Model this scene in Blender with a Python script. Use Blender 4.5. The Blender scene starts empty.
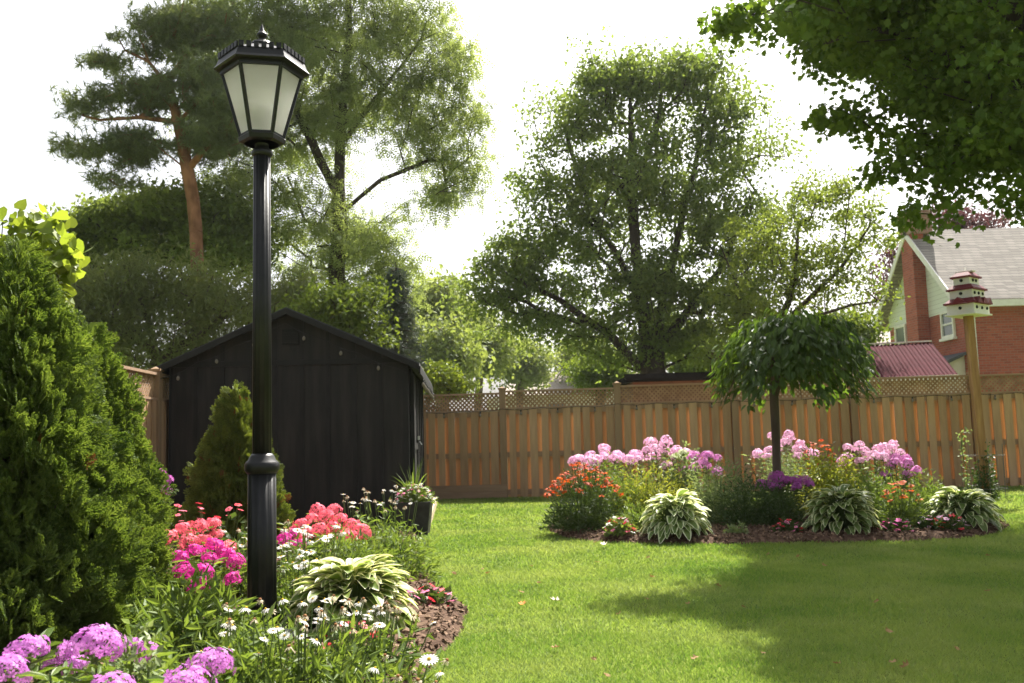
import bpy, math, random
import numpy as np
from mathutils import Matrix, Vector
R = math.radians
rng = np.random.default_rng(7)
random.seed(7)
scene = bpy.context.scene

# ------------------------------------------------------------------ camera
FPX, EYE = 930.0, 1.05
PITCH, ROLL = math.atan(93.5/FPX), R(1.55)
CAM = np.array([0, 0, EYE])
_f = np.array([0, math.cos(PITCH), math.sin(PITCH)])
_r0 = np.array([1.0, 0, 0]); _u0 = np.cross(_r0, _f)
_u = math.cos(ROLL)*_u0 + math.sin(ROLL)*_r0
_r = math.cos(ROLL)*_r0 - math.sin(ROLL)*_u0
cd = bpy.data.cameras.new('camera'); cam = bpy.data.objects.new('camera', cd)
scene.collection.objects.link(cam); scene.camera = cam
cd.sensor_width = 36; cd.lens = FPX/1024*36; cd.clip_start = 0.05; cd.clip_end = 2000
cam.matrix_world = Matrix(((_r[0], _u[0], -_f[0], 0), (_r[1], _u[1], -_f[1], 0), (_r[2], _u[2], -_f[2], EYE), (0, 0, 0, 1)))
cd.dof.use_dof = True; cd.dof.focus_distance = 5.2; cd.dof.aperture_fstop = 5.6

# ------------------------------------------------------------------ sky, sun, exposure
SUN_EL, SUN_AZ = R(53), R(24)          # azimuth from +Y towards +X
w = bpy.data.worlds.new('World'); scene.world = w; w.use_nodes = True
nt = w.node_tree; bg = nt.nodes['Background']
sky = nt.nodes.new('ShaderNodeTexSky'); sky.sky_type = 'NISHITA'; sky.sun_disc = False
sky.sun_elevation = SUN_EL; sky.sun_rotation = SUN_AZ; sky.air_density = 1.0; sky.dust_density = 6.0; sky.ozone_density = 1.0
hs = nt.nodes.new('ShaderNodeHueSaturation'); hs.inputs['Saturation'].default_value = 0.3
nt.links.new(sky.outputs[0], hs.inputs['Color']); nt.links.new(hs.outputs[0], bg.inputs[0])
bg.inputs[1].default_value = 0.095
sd = bpy.data.lights.new('sun', 'SUN'); sd.energy = 5.0; sd.angle = R(0.6); sd.color = (1, 0.95, 0.86)
so = bpy.data.objects.new('sun', sd); scene.collection.objects.link(so)
SUNV = np.array([math.sin(SUN_AZ)*math.cos(SUN_EL), math.cos(SUN_AZ)*math.cos(SUN_EL), math.sin(SUN_EL)])
so.rotation_euler = Vector(SUNV).to_track_quat('Z', 'Y').to_euler()
so.location = (0, 0, 30)
vs = scene.view_settings; vs.view_transform = 'Standard'; vs.look = 'None'; vs.exposure = 1.52; vs.gamma = 1; vs.use_curve_mapping = False
scene.cycles.max_bounces = 8; scene.cycles.transparent_max_bounces = 8

def Wp(px, py, d):
    """world point at distance d (along +Y) seen near that direction"""
    v = _f + (px-512)/FPX*_r - (py-341.5)/FPX*_u
    return CAM + v*(d/v[1])
def Gd(px, d, z=0.0):
    k = (px-512)/FPX
    a = _r - k*_f
    x = -(a[1]*d + a[2]*(z-EYE))/a[0]
    return np.array([x, d, z])

# ------------------------------------------------------------------ materials
def mat(name, c1, c2=None, rough=0.6, scale=5.0, spec=0.3, island=False, transl=0.0, tcol=None, metal=0.0, bump=0.0,
        bscale=40.0, stretch=(1, 1, 1), detail=4, lo=0.35, hi=0.65, coat=0.0, sheen=0.0):
    m = bpy.data.materials.new(name); m.use_nodes = True
    n = m.node_tree.nodes; l = m.node_tree.links
    p = n['Principled BSDF']; out = n['Material Output']
    p.inputs['Roughness'].default_value = rough; p.inputs['Specular IOR Level'].default_value = spec
    p.inputs['Metallic'].default_value = metal; p.inputs['Coat Weight'].default_value = coat
    tc = n.new('ShaderNodeTexCoord'); mp = n.new('ShaderNodeMapping'); mp.inputs['Scale'].default_value = stretch
    l.new(tc.outputs['Object'], mp.inputs[0])
    c2 = c2 or c1
    no = n.new('ShaderNodeTexNoise'); no.inputs['Scale'].default_value = scale; no.inputs['Detail'].default_value = detail
    l.new(mp.outputs[0], no.inputs['Vector'])
    mr = n.new('ShaderNodeMapRange'); mr.inputs[1].default_value = lo; mr.inputs[2].default_value = hi
    l.new(no.outputs[0], mr.inputs[0]); fac = mr.outputs[0]
    if island:
        g = n.new('ShaderNodeNewGeometry'); mx = n.new('ShaderNodeMix'); mx.inputs[0].default_value = 0.6
        l.new(mr.outputs[0], mx.inputs[2]); l.new(g.outputs['Random Per Island'], mx.inputs[3]); fac = mx.outputs[0]
    mc = n.new('ShaderNodeMix'); mc.data_type = 'RGBA'
    mc.inputs[6].default_value = (*c1, 1); mc.inputs[7].default_value = (*c2, 1)
    l.new(fac, mc.inputs[0]); l.new(mc.outputs[2], p.inputs['Base Color'])
    if bump:
        b2 = n.new('ShaderNodeTexNoise'); b2.inputs['Scale'].default_value = bscale; b2.inputs['Detail'].default_value = 5
        l.new(mp.outputs[0], b2.inputs['Vector'])
        bp = n.new('ShaderNodeBump'); bp.inputs['Strength'].default_value = bump; bp.inputs['Distance'].default_value = 0.01
        l.new(b2.outputs[0], bp.inputs['Height']); l.new(bp.outputs[0], p.inputs['Normal'])
    if transl > 0:
        t = n.new('ShaderNodeBsdfTranslucent'); ms = n.new('ShaderNodeMixShader'); ms.inputs[0].default_value = transl
        ml = n.new('ShaderNodeMix'); ml.data_type = 'RGBA'; ml.blend_type = 'MULTIPLY'; ml.inputs[0].default_value = 1
        ml.inputs[7].default_value = (*(tcol or (1.6, 1.5, 0.7)), 1)
        l.new(mc.outputs[2], ml.inputs[6]); l.new(ml.outputs[2], t.inputs[0])
        l.new(p.outputs[0], ms.inputs[1]); l.new(t.outputs[0], ms.inputs[2]); l.new(ms.outputs[0], out.inputs[0])
    m['_mc'] = mc.name
    return m

M = {}
M['lawn'] = mat('lawn', (0.075, 0.115, 0.016), (0.15, 0.185, 0.032), 0.9, 1.3, 0.1, bump=0.6, bscale=90)
M['blade'] = mat('grass_blade', (0.062, 0.142, 0.026), (0.2, 0.272, 0.07), 0.6, 1.1, 0.22, island=True, transl=0.45, tcol=(1.6, 1.5, 0.8))
_n = M['blade'].node_tree; _mc = _n.nodes[M['blade']['_mc']]
_tc = _n.nodes.new('ShaderNodeTexCoord'); _no = _n.nodes.new('ShaderNodeTexNoise'); _no.inputs['Scale'].default_value = .9; _no.inputs['Detail'].default_value = 7; _no.inputs['Roughness'].default_value = .65
_n.links.new(_tc.outputs['Object'], _no.inputs['Vector'])
_mr = _n.nodes.new('ShaderNodeMapRange'); _mr.inputs[1].default_value = .44; _mr.inputs[2].default_value = .7; _mr.inputs[4].default_value = .6; _n.links.new(_no.outputs[0], _mr.inputs[0])
_dry = _n.nodes.new('ShaderNodeMix'); _dry.data_type = 'RGBA'; _dry.inputs[7].default_value = (.28, .32, .14, 1)
_tg = [k.to_socket for k in _mc.outputs[2].links]
_n.links.new(_mr.outputs[0], _dry.inputs[0]); _n.links.new(_mc.outputs[2], _dry.inputs[6])
for _k in _tg: _n.links.new(_dry.outputs[2], _k)
M['soil'] = mat('soil', (0.045, 0.026, 0.017), (0.12, 0.075, 0.05), 0.95, 22, 0.1, bump=1.0, bscale=50)
M['mulch'] = mat('mulch', (0.045, 0.025, 0.016), (0.27, 0.18, 0.12), 0.9, 30, 0.1, island=True)
M['thuja'] = mat('thuja_leaf', (0.045, 0.085, 0.016), (0.16, 0.22, 0.05), 0.6, 4, 0.2, island=True, transl=0.36)
M['thuja2'] = mat('thuja_small_leaf', (0.05, 0.08, 0.014), (0.18, 0.22, 0.045), 0.6, 5, 0.2, island=True, transl=0.3)
M['thuja_dead'] = mat('thuja_dead_spray', (0.16, 0.06, 0.02), (0.2, 0.1, 0.03), 0.8, 3, 0.2, transl=0.2, tcol=(1.3, 1, .8))
M['bark'] = mat('bark', (0.07, 0.052, 0.038), (0.14, 0.11, 0.085), 0.9, 6, 0.2, bump=0.8, bscale=12, stretch=(1, 1, .25))
M['bark_dark'] = mat('bark_dark', (0.035, 0.027, 0.02), (0.08, 0.062, 0.048), 0.9, 6, 0.2, bump=0.8, bscale=12, stretch=(1, 1, .25))
M['bark_pine'] = mat('bark_pine', (0.16, 0.075, 0.04), (0.33, 0.16, 0.09), 0.9, 5, 0.2, bump=1, bscale=9, stretch=(1, 1, .4))
M['leaf_mid'] = mat('leaf_mid', (0.065, 0.105, 0.02), (0.14, 0.19, 0.04), 0.6, .8, 0.15, island=True, transl=0.42)
M['leaf_centre'] = mat('leaf_centre', (0.085, 0.132, 0.042), (0.185, 0.245, 0.08), 0.6, .8, 0.15, island=True, transl=0.48)
M['leaf_locust'] = mat('leaf_locust', (0.13, 0.175, 0.075), (0.25, 0.31, 0.15), 0.6, .7, 0.15, island=True, transl=0.6)  # albedo lifted to paint in the hazy lightness of the left trees
M['leaf_near'] = mat('leaf_near', (0.055, 0.11, 0.016), (0.14, 0.21, 0.035), 0.55, .9, 0.2, island=True, transl=0.46)
M['leaf_dark'] = mat('leaf_dark', (0.08, 0.12, 0.04), (0.17, 0.22, 0.07), 0.6, .8, 0.2, island=True, transl=0.5)  # raised albedo carries hazy lightness, as on the locust leaves
M['leaf_lime'] = mat('leaf_lime', (0.11, 0.17, 0.025), (0.2, 0.25, 0.045), 0.5, 1, 0.3, island=True, transl=0.5)
M['leaf_lime2'] = mat('leaf_pale_green', (0.11, 0.16, 0.035), (0.2, 0.25, 0.07), 0.55, 1, 0.2, island=True, transl=0.48)
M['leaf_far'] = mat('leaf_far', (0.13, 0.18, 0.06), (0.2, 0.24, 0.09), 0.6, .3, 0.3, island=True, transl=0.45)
M['leaf_dusky'] = mat('leaf_dusky', (0.10, 0.135, 0.055), (0.22, 0.25, 0.11), 0.6, .6, 0.2, island=True, transl=0.5)  # hazy lightness put into the colour by a higher albedo
M['needle'] = mat('pine_needle', (0.10, 0.135, 0.07), (0.2, 0.24, 0.125), 0.6, .6, 0.2, island=True, transl=0.4)
M['spruce'] = mat('spruce_needle', (0.05, 0.075, 0.055), (0.10, 0.13, 0.1), 0.6, .6, 0.3, island=True, transl=0.15)
M['purple_leaf'] = mat('purple_leaf', (0.06, 0.025, 0.03), (0.12, 0.06, 0.06), 0.5, .6, 0.3, island=True, transl=0.3, tcol=(1.5, 1, 1))
M['weep_leaf'] = mat('weep_leaf', (0.03, 0.065, 0.01), (0.09, 0.15, 0.025), 0.42, 2, 0.4, island=True, transl=0.5)
M['plant'] = mat('plant_leaf', (0.075, 0.13, 0.025), (0.17, 0.23, 0.06), 0.5, 3, 0.3, island=True, transl=0.4)
M['plant_dark'] = mat('plant_leaf_dark', (0.03, 0.06, 0.016), (0.07, 0.11, 0.03), 0.5, 3, 0.3, island=True, transl=0.3)
M['plant_pale'] = mat('plant_leaf_pale', (0.13, 0.18, 0.07), (0.24, 0.29, 0.13), 0.55, 3, 0.3, island=True, transl=0.4, tcol=(1.3, 1.3, 0.8))
M['plant_lime'] = mat('plant_leaf_lime', (0.2, 0.25, 0.03), (0.36, 0.38, 0.07), 0.5, 3, 0.3, island=True, transl=0.4, tcol=(1.3, 1.2, 0.7))
M['stem'] = mat('stem', (0.07, 0.11, 0.03), (0.12, 0.16, 0.05), 0.6, 3)
def petal(name, c, c2=None, t=0.35): return mat(name, c, c2 or tuple(min(1, x*1.3+.03) for x in c), 0.6, 8, 0.2, island=True, transl=t, tcol=(1.1, 1.1, 1.1))
M['lilac'] = petal('petal_lilac', (0.52, 0.14, 0.50), (0.68, 0.26, 0.68))
M['pink'] = petal('petal_pink', (0.70, 0.32, 0.54), (0.86, 0.54, 0.72))
M['mauve'] = petal('petal_mauve', (0.5, 0.14, 0.40), (0.64, 0.27, 0.54))
M['coral'] = petal('petal_coral', (0.78, 0.10, 0.16), (0.85, 0.2, 0.26))
M['magenta'] = petal('petal_magenta', (0.58, 0.02, 0.26), (0.7, 0.05, 0.38))
M['purple'] = petal('petal_purple', (0.36, 0.06, 0.30), (0.48, 0.13, 0.42))
M['orange'] = petal('petal_orange', (0.7, 0.09, 0.015), (0.75, 0.14, 0.02))
M['redorange'] = petal('petal_redorange', (0.5, 0.035, 0.012), (0.6, 0.07, 0.015))
M['red'] = petal('petal_red', (0.6, 0.02, 0.03), (0.75, 0.05, 0.08))
M['rose'] = petal('petal_rose', (0.75, 0.12, 0.3), (0.8, 0.3, 0.45))
M['white'] = petal('petal_white', (0.72, 0.70, 0.66), (0.8, 0.79, 0.76))
M['spent'] = petal('petal_spent', (0.4, 0.3, 0.18), (0.66, 0.58, 0.44))
M['greenwhite'] = petal('petal_greenwhite', (0.55, 0.6, 0.35), (0.7, 0.72, 0.5))
M['yellow'] = mat('flower_centre', (0.7, 0.45, 0.02), (0.6, 0.35, 0.03), 0.8)
M['brown_c'] = mat('flower_centre_brown', (0.16, 0.06, 0.02), (0.28, 0.12, 0.03), 0.8, 60)
M['black_paint'] = mat('black_paint', (0.008, 0.008, 0.009), (0.014, 0.014, 0.015), 0.42, 10, 0.3, bump=0.05, bscale=60)
M['glass'] = mat('frosted_glass', (0.88, 0.88, 0.86), (0.93, 0.93, 0.92), 0.5, 6, 0.3, transl=0.62, tcol=(1, 1, 1))
M['glass'].node_tree.nodes['Principled BSDF'].inputs['Transmission Weight'].default_value = .75
M['glass'].node_tree.nodes['Principled BSDF'].inputs['IOR'].default_value = 1.08
M['bulb_dark'] = mat('bulb_socket', (0.05, 0.05, 0.045), None, 0.5)
M['shed'] = mat('shed_siding', (0.008, 0.0075, 0.007), (0.021, 0.019, 0.0165), 0.7, 3, 0.3, bump=0.35, bscale=25, stretch=(4, 4, .5))
M['shed_trim'] = mat('shed_trim', (0.009, 0.0088, 0.0085), (0.015, 0.0145, 0.014), 0.7, 6, 0.25)
M['shingle'] = mat('shed_shingle', (0.04, 0.042, 0.046), (0.075, 0.077, 0.082), 0.9, 40, 0.3, bump=.5, bscale=80)
M['metal'] = mat('galvanised_metal', (0.4, 0.4, 0.4), (0.55, 0.55, 0.55), 0.4, 20, 0.5, metal=0.8)
WOOD = dict(scale=7, stretch=(3, 3, .35), detail=6, island=True, bump=.3, bscale=30, lo=.3, hi=.7)
M['picket'] = mat('weathered_picket', (0.27, 0.165, 0.088), (0.5, 0.325, 0.19), 0.85, spec=.2, **WOOD)
M['picket_back'] = mat('sheltered_glow_picket', (0.42, 0.21, 0.09), (0.64, 0.36, 0.175), 0.8, spec=.2, **WOOD)  # less weathered wood, made more orange to carry the glow of bounced sunlight
M['rail'] = mat('fence_rail', (0.24, 0.15, 0.09), (0.38, 0.25, 0.16), 0.85, scale=7, stretch=(.35, 3, 3), detail=6, island=True)
M['post'] = mat('fence_post', (0.2, 0.125, 0.07), (0.32, 0.215, 0.13), 0.85, spec=.2, **WOOD)
M['lattice'] = mat('fence_lattice', (0.22, 0.13, 0.07), (0.36, 0.23, 0.13), 0.85, 8)
M['pale_wood'] = mat('pale_wood', (0.4, 0.32, 0.2), (0.5, 0.42, 0.29), 0.8, 8, stretch=(3, .4, 3))
M['pole_wood'] = mat('pole_wood', (0.25, 0.13, 0.055), (0.42, 0.24, 0.11), 0.85, 6, stretch=(3, 3, .3), bump=.3, bscale=25)
M['white_paint'] = mat('white_paint', (0.68, 0.66, 0.62), (0.76, 0.75, 0.72), 0.6, 6)
M['maroon'] = mat('maroon_paint', (0.13, 0.012, 0.02), (0.17, 0.02, 0.03), 0.6, 8)
M['maroon_metal'] = mat('maroon_metal', (0.045, 0.007, 0.011), (0.06, 0.011, 0.016), 0.9, 3, 0.05)
M['hole'] = mat('dark_opening', (0.01, 0.01, 0.01), None, 0.9)
M['wire'] = mat('wire', (0.12, 0.12, 0.11), (0.16, 0.15, 0.14), 0.5, 20, metal=.5)
M['planter'] = mat('planter_dark', (0.018, 0.018, 0.018), (0.035, 0.034, 0.033), 0.6, 12)
M['brown_siding'] = mat('brown_siding', (0.13, 0.055, 0.035), (0.18, 0.08, 0.05), 0.8, 6)
M['dark_roof'] = mat('dark_roof', (0.008, 0.008, 0.009), (0.013, 0.013, 0.014), 1.0, 10, 0.02)
M['far_roof'] = mat('far_roof', (0.3, 0.25, 0.21), (0.38, 0.33, 0.29), 0.9, 10)
M['beige'] = mat('beige_siding', (0.5, 0.44, 0.36), (0.55, 0.5, 0.42), 0.8, 6)
M['window_glass'] = mat('window_glass', (0.07, 0.09, 0.1), (0.12, 0.14, 0.15), 0.08, 1, 0.8)
M['bulb_glass'] = mat('bulb_glass', (0.2, 0.18, 0.15), (0.3, 0.27, 0.22), 0.1, 1, 0.8, transl=.5, tcol=(1, 1, 1))
M['cord'] = mat('cord_black', (0.015, 0.015, 0.015), None, 0.6)
M['dry_leaf'] = mat('dry_leaf', (0.17, 0.10, 0.035), (0.33, 0.22, 0.09), 0.8, 30, transl=.15, tcol=(1.2, 1, .8))
M['pale_leaf'] = mat('pale_dry_leaf', (0.6, 0.5, 0.36), (0.7, 0.62, 0.5), 0.8, 30)
M['orange_leaf'] = mat('orange_dry_leaf', (0.55, 0.15, 0.03), (0.6, 0.22, 0.05), 0.8, 30)
M['stone'] = mat('stone', (0.2, 0.2, 0.19), (0.35, 0.34, 0.32), 0.9, 12, bump=.4)

def brick_mat(name, c1, c2, mort, scale, rw=.5, rh=.25, ms=.02, swap=True):
    m = mat(name, c1, c2, 0.9); n = m.node_tree.nodes; l = m.node_tree.links
    tc = n.new('ShaderNodeTexCoord'); sp = n.new('ShaderNodeSeparateXYZ'); cb = n.new('ShaderNodeCombineXYZ')
    l.new(tc.outputs['Object'], sp.inputs[0])
    ad = n.new('ShaderNodeMath'); ad.operation = 'ADD'
    l.new(sp.outputs[0], ad.inputs[0]); l.new(sp.outputs[1], ad.inputs[1])
    l.new(ad.outputs[0], cb.inputs[0]); l.new(sp.outputs[2], cb.inputs[1])
    b = n.new('ShaderNodeTexBrick'); b.inputs['Scale'].default_value = scale
    b.inputs['Color1'].default_value = (*c1, 1); b.inputs['Color2'].default_value = (*c2, 1); b.inputs['Mortar'].default_value = (*mort, 1)
    b.inputs['Mortar Size'].default_value = ms; b.inputs['Brick Width'].default_value = rw; b.inputs['Row Height'].default_value = rh
    l.new(cb.outputs[0], b.inputs['Vector']); l.new(b.outputs[0], n['Principled BSDF'].inputs['Base Color'])
    return m
M['brick'] = brick_mat('red_brick', (0.40, 0.095, 0.055), (0.26, 0.055, 0.035), (0.27, 0.17, 0.13), 1.0, .24, .085, .008)
M['brick_old'] = brick_mat('worn_brick', (0.33, 0.19, 0.14), (0.26, 0.13, 0.1), (0.3, 0.24, 0.2), 1.0, .24, .085, .008)
M['roof_shingle'] = brick_mat('grey_shingle', (0.27, 0.245, 0.215), (0.18, 0.16, 0.14), (0.12, 0.11, 0.1), 1.0, .35, .12, .012)
M['siding'] = brick_mat('white_siding', (0.70, 0.72, 0.68), (0.67, 0.69, 0.65), (0.5, 0.5, 0.48), 1.0, 9., .16, .008)

# hosta leaf: cream margin, driven by the leaf's own uv
def hosta_mat(name, g1, g2, cream, edge):
    m = mat(name, g1, g2, 0.45, 5, 0.35, transl=0.35, tcol=(1.3, 1.3, .8)); n = m.node_tree.nodes; l = m.node_tree.links
    uv = n.new('ShaderNodeUVMap'); sp = n.new('ShaderNodeSeparateXYZ'); l.new(uv.outputs[0], sp.inputs[0])
    no = n.new('ShaderNodeTexNoise'); no.inputs['Scale'].default_value = 14
    tc = n.new('ShaderNodeTexCoord'); l.new(tc.outputs['Object'], no.inputs['Vector'])
    a = n.new('ShaderNodeMath'); a.operation = 'MULTIPLY_ADD'; a.inputs[1].default_value = 0.5; l.new(no.outputs[0], a.inputs[0])
    l.new(sp.outputs[0], a.inputs[2])
    mr = n.new('ShaderNodeMapRange'); mr.inputs[1].default_value = edge+.2; mr.inputs[2].default_value = edge+.3
    l.new(a.outputs[0], mr.inputs[0])
    mc = n[m['_mc']]; p = n['Principled BSDF']; mx = n.new('ShaderNodeMix'); mx.data_type = 'RGBA'
    l.new(mr.outputs[0], mx.inputs[0]); l.new(mc.outputs[2], mx.inputs[6]); mx.inputs[7].default_value = (*cream, 1)
    l.new(mx.outputs[2], p.inputs['Base Color'])
    for k in list(mc.outputs[2].links):
        if k.to_node.type == 'MIX' and k.to_node != mx: l.new(mx.outputs[2], k.to_socket)
    return m
M['hosta_lime'] = hosta_mat('hosta_leaf_lime', (0.12, 0.19, 0.035), (0.22, 0.28, 0.06), (0.62, 0.6, 0.38), .52)
M['hosta'] = hosta_mat('hosta_leaf', (0.09, 0.15, 0.03), (0.15, 0.21, 0.05), (0.60, 0.62, 0.36), .58)
M['hosta_white'] = hosta_mat('hosta_leaf_white', (0.12, 0.19, 0.045), (0.19, 0.26, 0.07), (0.7, 0.72, 0.5), .45)

# ------------------------------------------------------------------ mesh builder
class MB:
    def __init__(s): s.v = []; s.l = []; s.n = []; s.m = []; s.uv = []; s.c = 0
    def add(s, v, f, m=0, uv=None):
        v = np.asarray(v, float).reshape(-1, 3)
        if isinstance(f, np.ndarray):
            s.l.append((f+s.c).ravel()); s.n.append(np.full(len(f), f.shape[1])); k = len(f)
        else:
            s.l.append(np.array([i+s.c for q in f for i in q])); s.n.append(np.array([len(q) for q in f])); k = len(f)
        s.m.append(np.full(k, m) if np.isscalar(m) else np.asarray(m)); s.v.append(v)
        s.uv.append(np.zeros((len(v), 2)) if uv is None else uv)
        s.c += len(v); return s
    def box(s, x0, x1, y0, y1, z0, z1, m=0, T=None):
        v = np.array([(x, y, z) for z in (z0, z1) for y in (y0, y1) for x in (x0, x1)], float)
        if T is not None: v = T(v)
        return s.add(v, [(0, 2, 3, 1), (4, 5, 7, 6), (0, 1, 5, 4), (2, 6, 7, 3), (0, 4, 6, 2), (1, 3, 7, 5)], m)
    def obox(s, p0, p1, w, h, m=0, up=(0, 0, 1)):
        p0 = np.asarray(p0, float); p1 = np.asarray(p1, float); d = p1-p0; d = d/np.linalg.norm(d)
        a = np.cross(d, up); a /= np.linalg.norm(a); b = np.cross(a, d)
        v = [p+sa*a*w/2+sb*b*h/2 for p in (p0, p1) for sb in (-1, 1) for sa in (-1, 1)]
        return s.add(v, [(0, 2, 3, 1), (4, 5, 7, 6), (0, 1, 5, 4), (2, 6, 7, 3), (0, 4, 6, 2), (1, 3, 7, 5)], m)
    def prism(s, poly, axis_vec, m=0):
        p = np.asarray(poly, float); n = len(p); q = p+np.asarray(axis_vec)
        return s.add(np.vstack([p, q]), [tuple(range(n))[::-1], tuple(range(n, 2*n))]+[(i, (i+1) % n, n+(i+1) % n, n+i) for i in range(n)], m)
    def tube(s, pts, rad, k=6, m=0, caps=True):
        pts = np.asarray(pts, float); n = len(pts); rad = np.broadcast_to(np.asarray(rad, float), (n,))
        d = np.gradient(pts, axis=0); d /= np.linalg.norm(d, axis=1)[:, None]+1e-9
        ref = np.array([0, 0, 1.]) if abs(d[0, 2]) < .9 else np.array([1., 0, 0])
        a = np.cross(d, ref); a /= np.linalg.norm(a, axis=1)[:, None]+1e-9; b = np.cross(d, a)
        t = np.arange(k)*2*math.pi/k
        v = (pts[:, None]+rad[:, None, None]*(np.cos(t)[None, :, None]*a[:, None]+np.sin(t)[None, :, None]*b[:, None])).reshape(-1, 3)
        f = [(i*k+j, i*k+(j+1) % k, (i+1)*k+(j+1) % k, (i+1)*k+j) for i in range(n-1) for j in range(k)]
        if caps: f += [tuple(range(k))[::-1], tuple((n-1)*k+j for j in range(k))]
        return s.add(v, f, m)
    def lathe(s, prof, k=24, m=0, c=(0, 0, 0), flute=0, fn=0, phase=0):
        t = np.arange(k)*2*math.pi/k+phase; v = []
        for r, z in prof:
            rr = r*(1-flute*(np.cos(t*fn) < -.2)) if fn else r*np.ones(k)
            v.append(np.stack([c[0]+rr*np.cos(t), c[1]+rr*np.sin(t), np.full(k, c[2]+z)], 1))
        n = len(prof)
        f = [(i*k+j, i*k+(j+1) % k, (i+1)*k+(j+1) % k, (i+1)*k+j) for i in range(n-1) for j in range(k)]
        f += [tuple(range(k))[::-1], tuple((n-1)*k+j for j in range(k))]
        return s.add(np.vstack(v), f, m)
    def scatter(s, tpl, pos, fwd, up, scale):
        """template (verts, faces, mats[, uv]); local y -> fwd, z -> up"""
        tv, tf, tm = tpl[:3]; tv = np.asarray(tv, float); N = len(pos)
        if N == 0: return s
        fwd = fwd/(np.linalg.norm(fwd, axis=1)[:, None]+1e-9)
        x = np.cross(fwd, up); x /= np.linalg.norm(x, axis=1)[:, None]+1e-9; z = np.cross(x, fwd)
        sc = np.broadcast_to(np.asarray(scale, float), (N,))
        v = pos[:, None]+sc[:, None, None]*(tv[None, :, 0:1]*x[:, None]+tv[None, :, 1:2]*fwd[:, None]+tv[None, :, 2:3]*z[:, None])
        nv = len(tv); sizes = np.array([len(q) for q in tf]); lp = np.array([i for q in tf for i in q])
        off = (np.arange(N)*nv)[:, None]
        s.l.append((lp[None]+off+s.c).ravel()); s.n.append(np.tile(sizes, N)); s.m.append(np.tile(np.asarray(tm), N))
        s.v.append(v.reshape(-1, 3)); s.c += N*nv
        s.uv.append(np.tile(tpl[3], (N, 1)) if len(tpl) > 3 else np.zeros((N*nv, 2)))
        return s
    def mesh(s, name, mats, smooth=False, origin=None):
        me = bpy.data.meshes.new(name)
        v = np.vstack(s.v)
        if origin is not None: v = v-np.asarray(origin)
        l = np.concatenate(s.l).astype(np.int32); n = np.concatenate(s.n).astype(np.int32); mi = np.concatenate(s.m).astype(np.int32)
        me.vertices.add(len(v)); me.vertices.foreach_set('co', v.ravel())
        me.loops.add(len(l)); me.loops.foreach_set('vertex_index', l)
        me.polygons.add(len(n)); me.polygons.foreach_set('loop_start', np.concatenate([[0], np.cumsum(n)[:-1]]).astype(np.int32))
        me.polygons.foreach_set('material_index', mi)
        me.polygons.foreach_set('use_smooth', np.full(len(n), smooth))
        uv = np.vstack(s.uv)
        if uv.any():
            ul = me.uv_layers.new(name='UVMap'); ul.data.foreach_set('uv', uv[l].ravel())
        for m in (mats if isinstance(mats, (list, tuple)) else [mats]): me.materials.append(m)
        me.update(calc_edges=True); return me
    def build(s, name, mats, parent=None, smooth=False, world=True):
        org = np.array(parent.location) if (parent is not None and world) else None
        o = bpy.data.objects.new(name, s.mesh(name, mats, smooth, org)); scene.collection.objects.link(o)
        if parent is not None: o.parent = parent
        return o

def tag(o, label=None, cat=None, group=None, kind=None):
    if label: o['label'] = label
    if cat: o['category'] = cat
    if group: o['group'] = group
    if kind: o['kind'] = kind
    return o
def thing(name, label, cat, loc, group=None, rz=0):
    o = bpy.data.objects.new(name, None); scene.collection.objects.link(o); o.location = tuple(float(q) for q in loc)
    o.rotation_euler = (0, 0, rz); o.empty_display_size = .1
    return tag(o, label, cat, group)
def inst(name, me, parent, loc, rot=(0, 0, 0), sc=1.0):
    o = bpy.data.objects.new(name, me); scene.collection.objects.link(o); o.parent = parent
    o.location = tuple(float(q) for q in loc); o.rotation_euler = rot; o.scale = (sc, sc, sc); return o
def unit(v): return v/(np.linalg.norm(v, axis=-1, keepdims=True)+1e-9)
def rdir(n, bias=(0, 0, 0)): return unit(rng.normal(size=(n, 3))+np.asarray(bias))

# ------------------------------------------------------------------ leaf templates
T_LEAF = ([(0, 0, 0), (-.3, .42, .07), (.3, .42, .07), (0, 1, -.04)], [(0, 3, 1), (0, 2, 3)], [0, 0])
T_NARROW = ([(0, 0, 0), (-.12, .4, .03), (.12, .4, .03), (0, 1, -.08)], [(0, 3, 1), (0, 2, 3)], [0, 0])
def maple_tpl():
    pts = [(0, 0), (.28, .08), (.5, .3), (.33, .42), (.45, .72), (.17, .68), (0, 1.05), (-.17, .68), (-.45, .72), (-.33, .42), (-.5, .3), (-.28, .08)]
    v = [(x, y, .12*abs(x)) for x, y in pts]
    return (v, [(0, 1, 2, 3), (0, 3, 4, 5), (0, 5, 6), (0, 6, 7), (0, 7, 8, 9), (0, 9, 10, 11)], [0]*6)
T_MAPLE = maple_tpl()
def heart_tpl():
    pts = [(0, 0), (.3, -.08), (.5, .2), (.38, .6), (0, 1.05)]
    v = [(x, y, .15*x) for x, y in pts]+[(-x, y, .15*x) for x, y in pts[1:4]]
    return (v, [(0, 1, 2, 3, 4), (0, 4, 7, 6, 5)], [0, 0])
T_HEART = heart_tpl()
def pinnate_tpl():
    v = []; f = []
    for i in range(5):
        y = .1+.2*i
        for sx in (-1, 1):
            b = len(v); L = .26*(1-.12*abs(i-2))
            v += [(0, y, -.05*y), (sx*L*.5, y+.01, .0-.1*y), (sx*L, y+.1, -.12*y-.03), (sx*L*.45, y+.13, -.02-.1*y)]; f.append((b, b+1, b+2, b+3))
    return (v, f, [0]*len(f))
T_PINNATE = pinnate_tpl()
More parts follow.
